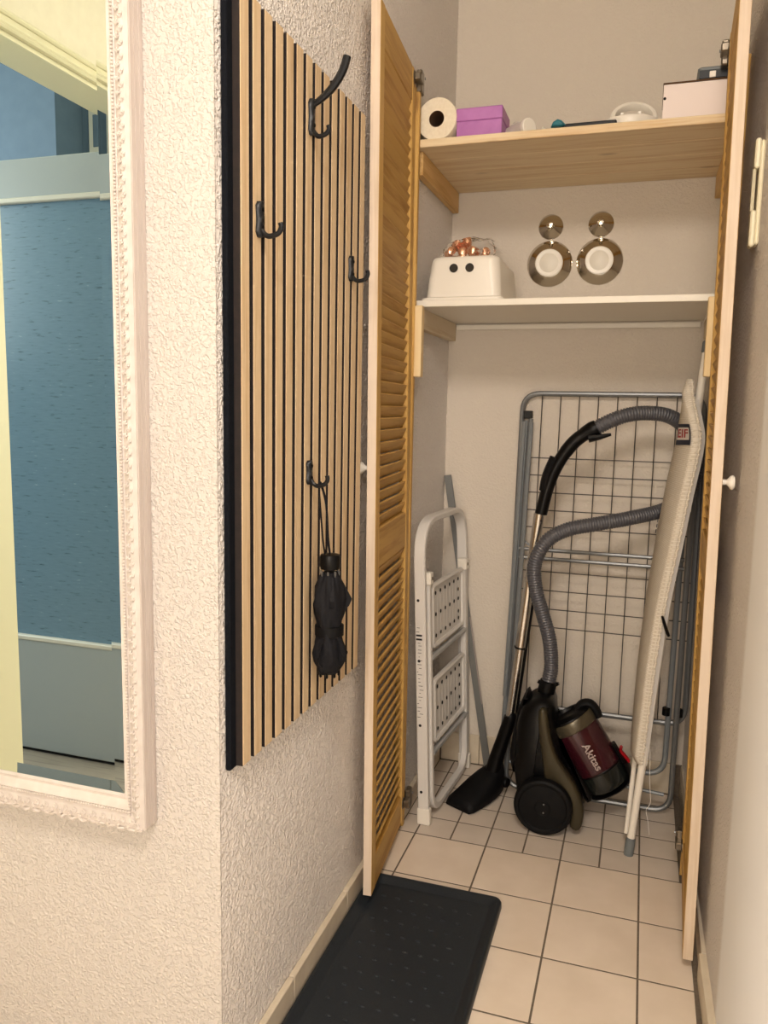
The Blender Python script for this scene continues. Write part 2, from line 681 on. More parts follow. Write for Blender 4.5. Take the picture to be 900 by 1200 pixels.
def put_tile(x0, x1, y0, y1, m):
    w, d = round(x1 - x0 - J, 4), round(y1 - y0 - J, 4)
    if w < 0.012 or d < 0.012:
        return
    key = (w, d, m.name)
    if key not in tile_cache:
        o = tile_mesh(w, d).build('floor_tile', m, floor)
        tile_cache[key] = o
    else:
        o = copy_part(tile_cache[key], floor)
    o.location = ((x0 + x1) / 2, (y0 + y1) / 2, 0.0)


XA, XB, XD_HALL = -0.606, 0.170, -1.475
xs = [XA] + [GX + i * T for i in range(0, 4)] + [XB]
for j in range(0, 6):
    for i in range(len(xs) - 1):
        put_tile(xs[i], xs[i + 1], GY - (j + 1) * T, GY - j * T, M['tile'])
# the same tiles run on through the hall behind the camera
xs = [GX + i * T for i in range(-4, 0)]
xs = [XD_HALL] + xs + [GX + i * T for i in range(0, 4)] + [XB]
for j in range(5, 16):
    for i in range(len(xs) - 1):
        if j == 5 and xs[i + 1] > XA + 0.06:
            continue
        put_tile(xs[i], xs[i + 1], GY - (j + 1) * T, GY - j * T, M['tile'])
h = T / 2
xs = [XA] + [GX + i * h for i in range(0, 8)] + [0.154]
for j in range(0, 5):
    y1 = min(GY + (j + 1) * h, 2.562)
    for i in range(len(xs) - 1):
        put_tile(xs[i], xs[i + 1], GY + j * h, y1, M['tile_small'])

# skirtings: rows of cut tiles on a grout strip
sk = struct(MB().box(X_L, X_L + 0.010, Y_C + 0.005, Y_B, 0, 0.058), 'baseboard_left', M['grout'])
ys = [1.09, 1.347, 1.65, 1.953, 2.256, 2.555]
for a, b in zip(ys[:-1], ys[1:]):
    MB().cbox(X_L + 0.0005, X_L + 0.014, a + 0.001, b - 0.001, 0.0005, 0.062, 0.0018).build('skirting_tile', M['skirting'], sk)
sk = struct(MB().box(X_L + 0.012, xr(Y_B), Y_B - 0.006, Y_B + 0.001, 0, 0.100), 'baseboard_back', M['grout'])
bx = [X_L + 0.016, -0.47, -0.27, -0.07, 0.155]
for a, b in zip(bx[:-1], bx[1:]):
    MB().cbox(a + 0.001, b - 0.001, Y_B - 0.010, Y_B - 0.002, 0.003, 0.104, 0.0018).build('skirting_tile', M['skirting'], sk)
mb = MB()
mb.prism([(xr(1.0) + 0.001, 1.0), (xr(Y_B) + 0.001, Y_B), (xr(Y_B) - 0.004, Y_B), (xr(1.0) - 0.004, 1.0)], 0, 0.060, plane='xy')
sk = struct(mb, 'baseboard_right', M['grout'])
ys = [1.0, 1.10, 1.40, 1.70, 2.09, 2.32, 2.555]
for a, b in zip(ys[:-1], ys[1:]):
    a1, b1 = a + 0.001, b - 0.001
    ta, tb_ = (0.015, 0.015) if b <= 1.7 else ((0.010, 0.002) if b < 2.1 else (0.004, 0.004))
    mb = MB()
    mb.prism([(xr(a1) + 0.0004, a1), (xr(b1) + 0.0004, b1), (xr(b1) - tb_, b1), (xr(a1) - ta, a1)], 0.0005, 0.063 if b < 2.1 else 0.104, b=0.0015, plane='xy')
    mb.build('skirting_tile', M['skirting'], sk)

# ---- the hall and the room behind the camera, seen in the mirror
XD = -1.48            # wall with the doorway
DY0, DY1, DZ = -0.06, 0.545, 2.06
mb = MB()
mb.box(XD - 0.12, XD, DY1, 1.2, 0, H_C)
mb.box(XD - 0.12, XD, -2.1, DY0, 0, H_C)
mb.box(XD - 0.12, XD, DY0, DY1, DZ + 0.0, H_C)
struct(mb, 'wall_doorway', M['wall_plain'])
mb = MB()
for (y0, y1, z0, z1) in ((DY1, DY1 + 0.09, 0, DZ + 0.030), (DY0 - 0.09, DY0, 0, DZ + 0.030), (DY0, DY1, DZ, DZ + 0.030)):
    mb.cbox(XD - 0.005, XD + 0.016, y0, y1, z0, z1, 0.004)
mb.cbox(XD - 0.005, XD + 0.026, DY0 - 0.095, DY1 + 0.095, DZ + 0.026, DZ + 0.038, 0.004)
mb.cbox(XD - 0.005, XD + 0.020, DY0 - 0.092, DY1 + 0.092, DZ + 0.006, DZ + 0.014, 0.003)
mb.box(XD - 0.122, XD - 0.001, DY1 - 0.012, DY1 + 0.001, 0, DZ)
mb.box(XD - 0.122, XD - 0.001, DY0, DY1, DZ - 0.012, DZ + 0.001)
struct(mb, 'trim_1', M['casing'])
quad_wall('wall_room_rear', (-4.2, -0.78), (XD - 0.12, -0.78), (0, -0.1), 0, H_C, M['wall_blue'])
quad_wall('wall_room_left', (-4.2, -0.9), (-4.2, 2.6), (-0.1, 0), 0, H_C, M['wall_blue'])
quad_wall('wall_room_front', (-4.2, 2.55), (XD - 0.12, 2.55), (0, 0.1), 0, H_C, M['wall_blue'])
struct(MB().box(-4.15, XD - 0.005, -0.78, 2.55, -0.01, 0.001), 'floor_room', M['floor_wood'])
# chimney breast corner and small cupboard window in the room's rear wall
struct(MB().box(-4.15, -2.269, -0.78, -0.62, 0, H_C), 'trim_2', M['wall_blue'])
w1 = struct(MB().cbox(-2.229, -2.125, -0.785, -0.765, 2.203, 2.387, 0.004), 'window_1', M['white_board'])
MB().box(-2.204, -2.150, -0.766, -0.762, 2.233, 2.357).build('pane', M['wall_blue'], w1)

# open glazed door in that doorway
d1 = thing('glazed_door', 'grey interior door with teal textured glass, reflected in the mirror', 'door', (-1.495, -0.03, 0.0))
DW = 0.86


def dbox(x0, x1, z0, z1, t=0.02):
    return MB().cbox(-x1, -x0, -t, t, z0, z1, 0.003)


dbox(0, 0.10, 0.012, 1.95).build('stile', M['grey_door'], d1)
dbox(DW - 0.10, DW, 0.012, 1.95).build('stile', M['grey_door'], d1)
dbox(0.10, DW - 0.10, 1.83, 1.95).build('rail', M['grey_door'], d1)
dbox(0.10, DW - 0.10, 0.012, 0.40).build('bottom_panel', M['grey_door'], d1)
dbox(0.10, DW - 0.10, 0.40, 1.83, 0.006).build('glass_pane', M['teal_glass'], d1)
gb = MB()
gb.cbox(-(DW - 0.10), -0.10, 0.004, 0.024, 0.398, 0.414, 0.003)
gb.cbox(-(DW - 0.10), -0.10, 0.004, 0.024, 1.818, 1.834, 0.003)
gb.build('glazing_bead', M['white_board'], d1)
MB().box(-DW, 0, -0.015, 0.015, 0.003, 0.012).build('gap_shade', M['dark'], d1)  # dark strip standing in for the shade in the gap under the door


# ------------------------------------------------------------------ mirror on the hall wall
FX1, FZ0 = -0.738, 0.508       # outer right and bottom edges
FX0, FZ1 = -1.36, 2.02
YF, YG = 1.040, 1.058          # front of the frame, glass
mir = Rooted('wall_mirror', 'large mirror in an ornate white frame hanging on the wall', 'mirror', (FX1 - 0.3, Y_C, FZ0))
fw, fwb = 0.040, 0.050


def frame_bar(side):
    """one mitred moulding: section (d from outer edge, y) swept along the side"""
    prof = [(0, Y_C - 0.002), (0, YF + 0.007), (0.004, YF + 0.001), (0.010, YF), (0.018, YF + 0.003), (0.022, YF + 0.006), (0.026, YF + 0.004),
            (0.030, YF + 0.008), (0.036, YF + 0.013), (0.040, YF + 0.012), (0.042, YG), (0.042, Y_C - 0.002)]
    mb = MB()
    r0, r1 = [], []
    for d, y in prof:
        k = d * (fwb / fw if side in 'bt' else 1)
        kx, kz = d, d * fwb / fw
        if side == 'r':
            r0.append((FX1 - kx, y, FZ0 + kz)); r1.append((FX1 - kx, y, FZ1 - kz))
        if side == 'l':
            r0.append((FX0 + kx, y, FZ0 + kz)); r1.append((FX0 + kx, y, FZ1 - kz))
        if side == 'b':
            r0.append((FX0 + kx, y, FZ0 + kz)); r1.append((FX1 - kx, y, FZ0 + kz))
        if side == 't':
            r0.append((FX0 + kx, y, FZ1 - kz)); r1.append((FX1 - kx, y, FZ1 - kz))
    return mb.loft([r0, r1], smooth=False)


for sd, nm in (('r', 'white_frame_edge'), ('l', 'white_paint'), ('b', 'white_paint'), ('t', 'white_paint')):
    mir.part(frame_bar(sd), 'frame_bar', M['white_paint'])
# fluted outer side of the right bar
mb = MB()
for q in range(3):
    mb.box(FX1 - 0.001, FX1 + 0.0012, YF + 0.010 + q * 0.011, YF + 0.018 + q * 0.011, FZ0 + 0.002, FZ1)
mir.part(mb, 'side_fluting', M['white_frame_edge'])


def ornament(along, n, r0):
    """leaf scrolls and a bead row on the face of a bar; along(t, d) gives a point t metres along, d in from the edge"""
    mb = MB()
    step = 0.0095
    for i in range(n):
        t = r0 + i * step
        flip = 1 if i % 2 else -1
        for k in range(3):           # petals fanning out of each leaf, alternately leaning in and out
            a = math.radians(-58 + 44 * k) * flip
            d0 = 0.0105 + 0.0035 * flip
            p0 = along(t, d0)
            pm = along(t + 0.0042 * math.cos(a), d0 + 0.0036 * math.sin(a))
            p1 = along(t + 0.0080 * math.cos(a), d0 + 0.0055 * math.sin(a))
            p0.y -= 0.0002; pm.y -= 0.0022; p1.y -= 0.0002
            mb.tube([p0, pm, p1], [0.0009, 0.0017, 0.0007], 5)
    return mb


def beads(along, n, r0):
    mb = MB()
    for i in range(n):
        c = along(r0 + i * 0.0052, 0.0245)
        mb.sphere((c.x, c.y + 0.0015, c.z), 0.0024, 6, 4)
    return mb


alr = lambda t, d: Vector((FX1 - d, YF, FZ0 + t))
alb = lambda t, d: Vector((FX1 - t, YF, FZ0 + d * fwb / fw))
for al, ln in ((alr, 1.50), (alb, 0.62)):
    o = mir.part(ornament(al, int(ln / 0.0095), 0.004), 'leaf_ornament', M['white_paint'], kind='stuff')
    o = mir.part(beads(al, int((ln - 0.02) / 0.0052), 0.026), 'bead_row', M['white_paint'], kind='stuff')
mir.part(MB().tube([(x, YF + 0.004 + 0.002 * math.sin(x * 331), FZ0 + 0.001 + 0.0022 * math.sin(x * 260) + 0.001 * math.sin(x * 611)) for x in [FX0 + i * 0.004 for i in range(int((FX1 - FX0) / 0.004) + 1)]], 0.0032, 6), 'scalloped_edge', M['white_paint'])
# silvered glass with a bevelled border
gx0, gx1, gz0, gz1 = FX0 + 0.04, FX1 - 0.04, FZ0 + 0.048, FZ1 - 0.048
bv = 0.023
outer = [(gx0, gz0), (gx1, gz0), (gx1, gz1), (gx0, gz1)]
inner = [(gx0 + bv, gz0 + bv), (gx1 - bv, gz0 + bv), (gx1 - bv, gz1 - bv), (gx0 + bv, gz1 - bv)]
mb = MB()
mb.add([(x, YG, z) for x, z in inner], [(0, 1, 2, 3)])
for k, bd in enumerate((0.00085, 0.00034, 0.00034, 0.00034)):      # bottom, right, top, left bevels
    (xa, za), (xb, zb) = outer[k], outer[(k + 1) % 4]
    (xc, zc), (xd_, zd) = inner[(k + 1) % 4], inner[k]
    mb.add([(xa, YG - bd, za), (xb, YG - bd, zb), (xc, YG, zc), (xd_, YG, zd)], [(0, 1, 2, 3)])
mb.box(gx0, gx1, YG + 0.001, Y_C - 0.005, gz0, gz1)
mir.part(mb, 'mirror_glass', M['mirror'])

# ------------------------------------------------------------------ slatted wood panel
PX = X_L + 0.0012
PY0, PZ0, PZ1 = 1.098, 0.612, 1.809
pan = Rooted('slat_panel', 'wall panel of vertical oak slats on black felt', 'panel', (PX, PY0, PZ0))
pan.part(MB().cbox(PX, PX + 0.010, PY0, PY0 + 0.590, PZ0 - 0.003, PZ1 + 0.003, 0.002), 'felt_backing', M['felt'])
sl = None
for i in range(14):
    y0 = PY0 + 0.018 + i * 0.0403
    if sl is None:
        sl = pan.part(MB().box(PX + 0.010, PX + 0.0222, y0, y0 + 0.0272, PZ0, PZ1), 'slat', M['slat_core'])
        fc = pan.part(MB().cbox(PX + 0.0218, PX + 0.0232, y0 + 0.0004, y0 + 0.0268, PZ0 + 0.0005, PZ1 - 0.0005, 0.0005), 'veneer_face', M['oak'], sl)
    else:
        c = copy_part(sl, pan.root)
        c.location = (0, i * 0.0403, 0)
        copy_part(fc, c)
PF = PX + 0.0232      # face of the slats

# ------------------------------------------------------------------ coat hooks
def hook(label, y, zt, zb, arms, w=0.011):
    r = Rooted('coat_hook', label, 'hook', (PF, y, zb), 'black coat hooks on the slat panel')
    zc, hh = (zt + zb) / 2, (zt - zb) / 2
    mb = MB()
    rings = []
    for k in range(9):                   # waisted oval plate
        t = -1 + 2 * k / 8
        ww = w * (0.62 + 0.38 * abs(t) ** 1.5) * math.sqrt(max(0.06, 1 - max(0, abs(t) - 0.6) ** 2 * 5.6))
        dz = zc + t * hh
        rings.append([(PF, y - ww, dz), (PF + 0.004, y - ww, dz), (PF + 0.0085, y - ww * 0.5, dz), (PF + 0.0085, y + ww * 0.5, dz), (PF + 0.004, y + ww, dz), (PF, y + ww, dz)])
    mb.loft(rings)
    r.part(mb, 'plate', M['black_metal'], sharp=50)
    for nm, path, rad in arms:
        r.part(MB().tube(smooth_path(path, 6), rad, 10), nm, M['black_metal'])
    for dz in (0.55, -0.45):
        r.part(MB().lathe([(0.0035, 0), (0.0035, 0.0015), (0.002, 0.0022), (0, 0.0023)], (PF + 0.0082, y, zc + dz * hh), (1, 0, 0), 10), 'screw', M['black_plastic'])
    return r


def J_arm(y, z0, out, drop, up):
    return [(PF + 0.006, y, z0), (PF + 0.012, y, z0 - drop * 0.7), (PF + out * 0.5, y, z0 - drop), (PF + out * 0.85, y, z0 - drop * 0.7), (PF + out, y, z0 - drop + up * 0.6), (PF + out - 0.001, y, z0 - drop + up)]


hy = 1.374
hook('large black coat hook with a long upper arm rising past the panel top', hy, 1.739, 1.678, [
    ('upper_arm', [(PF + 0.005, hy, 1.726), (PF + 0.010, hy, 1.731), (PF + 0.022, hy, 1.738), (PF + 0.039, hy, 1.751), (PF + 0.055, hy, 1.770), (PF + 0.064, hy, 1.787), (PF + 0.069, hy, 1.803)], [0.0045 + 0.0027 * min(1, i / 20) for i in range(37)]),
    ('lower_arm', J_arm(hy, 1.686, 0.036, 0.011, 0.017), 0.0042)])
hook('black coat hook near the front edge of the slat panel', 1.172, 1.517, 1.463, [('lower_arm', J_arm(1.172, 1.474, 0.040, 0.010, 0.019), 0.0042)])
hook('black coat hook by the back edge of the slat panel beside the open door', 1.583, 1.508, 1.458, [('lower_arm', J_arm(1.583, 1.468, 0.040, 0.010, 0.020), 0.0042)])
hk4 = hook('black coat hook carrying the folded umbrella', 1.374, 1.101, 1.056, [('lower_arm', J_arm(1.374, 1.066, 0.040, 0.012, 0.020), 0.0042)])

# ------------------------------------------------------------------ folding umbrella on the lowest hook
UX, UY = -0.557, 1.397
um = Rooted('umbrella', 'folded black pocket umbrella hanging by its strap from a coat hook', 'umbrella', (UX, UY, 0.6844))
um.part(MB().lathe([(0.006, 0.0), (0.0185, 0.0015), (0.0200, 0.008), (0.0200, 0.024), (0.0185, 0.029), (0.010, 0.031), (0, 0.031)], (UX, UY, 0.8921), (0, 0, 1), 24), 'handle', M['black_plastic'])
rings = []
prof = [(0.8868, 0.0175), (0.8784, 0.0225), (0.8614, 0.030), (0.8402, 0.0345), (0.8222, 0.0350), (0.8042, 0.0315), (0.7872, 0.0275), (0.7745, 0.0255), (0.7639, 0.0265), (0.7501, 0.0310), (0.7321, 0.0345), (0.7141, 0.0335), (0.6982, 0.0275), (0.6886, 0.0215)]
for z, r in prof:
    ring = []
    for k in range(48):
        an = 2 * PI * k / 48
        f = 1 + 0.09 * math.sin(5 * an + z * 52) + 0.05 * math.sin(9 * an - z * 81) + 0.025 * math.sin(14 * an + z * 30)
        ring.append((UX + r * f * math.cos(an) * 0.86, UY + r * f * math.sin(an), z))
    rings.append(ring)
um.part(MB().loft(rings), 'folded_canopy', M['black_cloth'], sharp=180)
for an, z, s_ in ((0.5, 0.8381, 1.1), (-1.1, 0.8444, 0.9), (1.3, 0.8466, 0.7), (-0.4, 0.7342, 0.9), (-1.8, 0.7321, 1.1), (0.8, 0.7300, 0.8)):
    mb = MB()
    ca_, sa_ = math.cos(an), math.sin(an)
    pts = [(0.022, 0.036), (0.030 + 0.013 * s_, -0.006), (0.030 + 0.008 * s_, -0.018), (0.022, -0.034)]
    r0 = [(UX + ca_ * p - sa_ * 0.005, UY + sa_ * p + ca_ * 0.005, z + q) for p, q in pts]
    r1 = [(UX + ca_ * p * 0.96 + sa_ * 0.003, UY + sa_ * p * 0.96 - ca_ * 0.003, z + q) for p, q in pts]
    mb.loft([r0, r1], smooth=False)
    um.part(mb, 'fabric_fold', M['black_cloth'])
um.part(MB().lathe([(0.0265, 0), (0.0280, 0.001), (0.0280, 0.020), (0.0265, 0.021)], (UX, UY, 0.7628), (0, 0, 1), 28), 'tie_band', M['black_soft'])
for k in range(8):
    an = 2 * PI * k / 8 + 0.2
    um.part(MB().lathe([(0.0012, -0.004), (0.0022, 0), (0.0022, 0.006), (0.001, 0.007)], (UX + 0.0175 * math.cos(an), UY + 0.0190 * math.sin(an), 0.8837), (0, 0, 1), 6), 'rib_tip', M['steel'])
    um.part(MB().lathe([(0.001, -0.006), (0.0028, -0.004), (0.0028, 0.004), (0.001, 0.005)], (UX + 0.019 * math.cos(an), UY + 0.021 * math.sin(an), 0.6876), (0, 0, 1), 6), 'rib_end', M['black_plastic'])
sx = PF + 0.024
st = [(UX - 0.008, UY - 0.006, 0.921), (UX - 0.010, UY - 0.014, 0.955), (sx - 0.003, 1.384, 1.025), (sx - 0.001, 1.375, 1.0560), (sx + 0.001, 1.373, 1.0600), (sx + 0.003, 1.375, 1.0565), (UX - 0.004, 1.384, 1.020), (UX - 0.001, UY - 0.010, 0.958), (UX, UY - 0.002, 0.922)]
um.part(MB().tube(smooth_path(st, 5), 0.0030, 6, flat=(0.45, (1, 0, 0))), 'wrist_strap', M['black_cloth'])

# ------------------------------------------------------------------ boot tray
tx0, tx1, ty0, ty1 = -0.603, -0.262, 1.09, 1.822
tr = Rooted('boot_tray', 'black rubber boot tray on the tiles under the open left door', 'tray', ((tx0 + tx1) / 2, 1.45, 0))


def rrect(x0, x1, y0, y1, r, n=5):
    out = []
    for cx, cy, a0 in ((x1 - r, y1 - r, 0), (x0 + r, y1 - r, 90), (x0 + r, y0 + r, 180), (x1 - r, y0 + r, 270)):
        for k in range(n + 1):
            a = math.radians(a0 + 90 * k / n)
            out.append((cx + r * math.cos(a), cy + r * math.sin(a)))
    return out


rings = []
for d, z in ((0.0, 0.001), (0.0005, 0.012), (0.003, 0.017), (0.007, 0.0185), (0.011, 0.017), (0.026, 0.0065), (0.029, 0.0055), (0.033, 0.0065), (0.036, 0.0060)):
    rings.append([(x, y, z) for x, y in rrect(tx0 + d, tx1 - d, ty0 + d, ty1 - d, max(0.006, 0.020 - d * 0.4))])
tr.part(MB().loft(rings), 'tray', M['rubber_tray'], sharp=50)
nub = None
for j in range(14):
    for i in range(7):
        x = tx0 + 0.058 + i * 0.036 + (0.018 if j % 2 else 0)
        y = ty1 - 0.075 - j * 0.0455
        if x > tx1 - 0.05:
            continue
        if nub is None:
            nb = MB()
            nb.sphere((0, 0, 0), 0.0062, 10, 5, (1, 0.55, 0.42))
            nub = nb.build('tray_nub', M['rubber_tray'], tr.root)
            o = nub
        else:
            o = copy_part(nub, tr.root)
        o.location = Vector((x, y, 0.0062)) - tr.base

# ------------------------------------------------------------------ louvred closet doors
DOOR_H, DOOR_W, DT = 2.026, 0.385, 0.0215


def louvred_door(label, origin, a, s, lean, hinge_z):
    """local axes: x along the width from the free edge to the hinge edge, y through the thickness (away from the closet), z up"""
    a = Vector(a).normalized()
    z = Vector((lean, 0, 1)).normalized()
    t = z.cross(a).normalized() * 1
    z = a.cross(t).normalized()
    Mx = Matrix((a, t, z)).transposed().to_4x4()
    Mx.translation = Vector(origin)
    r = thing('louvred_door', label, 'door', M=Mx, group='louvred closet doors')
    sg = s                                 # +1: thickness along +t, -1: along -t
    def B(x0, x1, y0, y1, z0, z1, b=0.0025):
        q0, q1 = sorted((y0 * sg, y1 * sg))
        return MB().cbox(x0, x1, q0, q1, z0, z1, b)
    sw = 0.040
    B(0, sw, 0, DT, 0, DOOR_H).build('stile', M['pine_z'], r)
    B(DOOR_W - sw, DOOR_W, 0, DT, 0, DOOR_H).build('stile', M['pine_z'], r)
    # pale end strip glued on the free edge
    o = B(-0.0012, 0.0008, 0.0006, DT - 0.0006, 0.001, DOOR_H - 0.001, 0.0004).build('edge_strip', M['pine_edge'], r)
    o['label'] = 'pale planed front edge'
    rails = [(0, 0.085), (0.800, 0.895), (DOOR_H - 0.085, DOOR_H)]
    for z0, z1 in rails:
        B(sw + 0.0002, DOOR_W - sw - 0.0002, 0.0010, DT - 0.001, z0, z1).build('rail', M['pine_louvre'], r)
    lv = None
    for z0, z1 in ((rails[0][1], rails[1][0]), (rails[1][1], rails[2][0])):
        n = int(round((z1 - z0) / 0.0285))
        for i in range(n):
            zc = z0 + (i + 0.5) * (z1 - z0) / n
            if lv is None:
                mb = MB()
                mb.cbox(sw - 0.002, DOOR_W - sw + 0.002, -0.0146, 0.0146, -0.0030, 0.0030, 0.0012)
                mb.xf(Matrix.Rotation(-math.radians(66) * sg, 4, 'X'))
                lv = mb.build('louvre', M['pine_louvre'], r)
                o = lv
            else:
                o = copy_part(lv, r)
            o.location = (0, sg * DT / 2, zc)
    kz = 1.035
    kb = MB().lathe([(0.006, 0), (0.006, 0.003), (0.0052, 0.008), (0.0075, 0.011), (0.0135, 0.0155), (0.0150, 0.0195), (0.0125, 0.0235), (0.006, 0.0255), (0, 0.0258)], (0.024, sg * DT, kz), (0, sg, 0), 20)
    kb.build('knob', M['porcelain'], r)
    for hz in hinge_z:
        mb = MB()
        mb.lathe([(0.0165, 0), (0.0165, 0.0012), (0.014, 0.002), (0.014, -0.006), (0, -0.006)], (DOOR_W - 0.020, 0, hz), (0, -sg, 0), 18)
        hg = mb.build('hinge', M['nickel'], r)
        y0 = -0.018 * sg
        mb = MB()
        mb.cbox(DOOR_W - 0.028, DOOR_W + 0.016, min(0, y0), max(0, y0), hz - 0.010, hz + 0.010, 0.003)
        mb.build('hinge_arm', M['nickel'], hg)
        mb = MB()
        mb.cbox(DOOR_W + 0.002, DOOR_W + 0.036, min(0, y0 * 0.85), max(0, y0 * 0.85), hz - 0.028, hz + 0.028, 0.003)
        mb.build('mounting_plate', M['nickel'], hg)
        MB().lathe([(0.0035, 0), (0.0035, 0.002), (0, 0.002)], (DOOR_W + 0.026, y0, hz + 0.012), (0, -sg, 0), 8).build('screw', M['steel'], hg)
    return r


louvred_door('left louvred pine door standing open against the slat panel wall', (-0.5615, 1.700, 0.029), (-0.032, 0.385, 0), 1, -0.007, (0.055, 2.005))
louvred_door('right louvred pine door standing open along the bare right wall', (0.1450, 1.715, 0.030), (0.0130, 0.385, 0), -1, -0.0115, (0.062, 2.0))

# jamb strips the doors hang on, and the short blocks in front of the shelf
def plain(name, label, cat, mb, m, base, group=None):
    b = Vector(base)
    mb.xf(Matrix.Translation(-b))
    o = mb.build(name, m)
    o.location = b
    return tag(o, label, cat, group)


struct(MB().cbox(X_L, -0.598, 2.0865, 2.1035, 0.0, 2.02, 0.002), 'trim_3', M['pine_z'])
struct(MB().cbox(0.156, xr(2.11), 2.102, 2.1035, 0.0, 2.02, 0.0005), 'trim_4', M['pine_z'])

# ------------------------------------------------------------------ shelves
SY0, SY1 = 2.1045, Y_B - 0.002
sh = Rooted('pine_shelf', 'upper shelf of knotty pine boards across the closet', 'shelf', (-0.22, 2.33, 1.876))
n = 4
for i in range(n):
    y0, y1 = SY0 + (SY1 - SY0) * i / n, SY0 + (SY1 - SY0) * (i + 1) / n
    sh.part(MB().cbox(X_L + 0.003, xr(2.3) - 0.004, y0 + 0.0005, y1 - 0.0005, 1.876, 1.896, 0.0016), 'board', M['pine_x'])
for x0, x1 in ((X_L + 0.001, X_L + 0.021), (xr(2.3) - 0.026, xr(2.57) - 0.001)):
    sh.part(MB().cbox(x0, x1, 2.135, SY1 - 0.004, 1.815, 1.8755, 0.0015), 'support_batten', M['pine_y'])
ws = Rooted('white_shelf', 'lower white laminate shelf with wooden battens under its ends', 'shelf', (-0.22, 2.33, 1.472))
ws.part(MB().cbox(-0.609, 0.147, 2.128, SY1 - 0.006, 1.473, 1.490, 0.0012), 'shelf_board', M['white_board'])
for x0, x1 in ((X_L + 0.001, X_L + 0.024), (xr(2.3) - 0.030, xr(2.57) - 0.001)):
    ws.part(MB().cbox(x0, x1, 2.16, SY1 - 0.004, 1.418, 1.4725, 0.0015), 'support_batten', M['pine_light'], label='pale washed pine batten')
ws.part(MB().cbox(-0.593, 0.140, SY1 - 0.010, SY1, 1.453, 1.4685, 0.001), 'back_strip', M['white_board'])
for lab, (x0, x1), y0, z0, z1 in (('pale wooden block under the left front corner of the white shelf', (-0.5978, -0.5780), 2.087, 1.285, 1.472),
                        ('pale wooden block under the right front corner of the white shelf', (0.128, 0.1435), 2.088, 1.290, 1.478)):
    plain('wooden_block', lab, 'wood block', MB().cbox(x0, x1, y0, 2.112, z0, z1, 0.0015), M['pine_pale'], (x0, y0, z0), 'wooden blocks at the shelf front')

# ------------------------------------------------------------------ folding step ladder
LA, LBp = Vector((-0.560, 2.115, 0)), Vector((-0.528, 2.540, 0))
LS = (LBp - LA).normalized()
LT = Vector((-0.043, 0, 1)); LT = (LT - LS * LT.dot(LS)).normalized()
LN = LS.cross(LT).normalized()
LWD = (LBp - LA).length
LM = Matrix((LS, LT, LN)).transposed().to_4x4(); LM.translation = LA
lad = thing('step_ladder', 'folded white two-step ladder leaning on the closet side wall', 'ladder', M=LM)


def flat_sweep(path, w, n0, n1, b=0.003):
    """flat profile swept along a path in the (s,t) plane: w wide across the path, n0..n1 deep"""
    P = [Vector((p[0], p[1], 0)) for p in path]
    rings = []
    for i, p in enumerate(P):
        t = (P[min(i + 1, len(P) - 1)] - P[max(i - 1, 0)]).normalized()
        u = Vector((-t.y, t.x, 0))
        ring = []
        for a, n in ((-w / 2, n0 + b), (-w / 2 + b, n0), (w / 2 - b, n0), (w / 2, n0 + b), (w / 2, n1 - b), (w / 2 - b, n1), (-w / 2 + b, n1), (-w / 2, n1 - b)):
            ring.append(p + u * a + Vector((0, 0, n)))
        rings.append(ring)
    return MB().loft(rings, smooth=True)


pth = round_corner_path([(0.009, 0.03, 0), (0.009, 0.885, 0), (LWD - 0.009, 0.885, 0), (LWD - 0.009, 0.03, 0)], 0.11, 9)
flat_sweep(pth, 0.018, 0.0, 0.032).build('front_frame', M['ladder_paint'], lad)
pth = round_corner_path([(0.040, 0.72, 0), (0.040, 0.022, 0), (LWD - 0.036, 0.022, 0), (LWD - 0.036, 0.70, 0)], 0.075, 8)
flat_sweep(pth, 0.020, 0.016, 0.036).build('rear_frame', M['ladder_paint'], lad)
for s0 in (-0.002, LWD - 0.020):
    MB().cbox(s0, s0 + 0.022, 0.0, 0.050, -0.003, 0.036, 0.003).build('foot', M['white_plastic'], lad)
for s0, t0 in ((0.036, 0.705), (LWD - 0.036, 0.685)):
    MB().cbox(s0 - 0.013, s0 + 0.013, t0, t0 + 0.036, 0.010, 0.042, 0.003).build('hinge_block', M['white_plastic'], lad)
    MB().lathe([(0.005, 0), (0.005, 0.002), (0, 0.0025)], (s0, t0 + 0.018, 0.042), (0, 0, 1), 10).build('rivet', M['nickel'], lad)
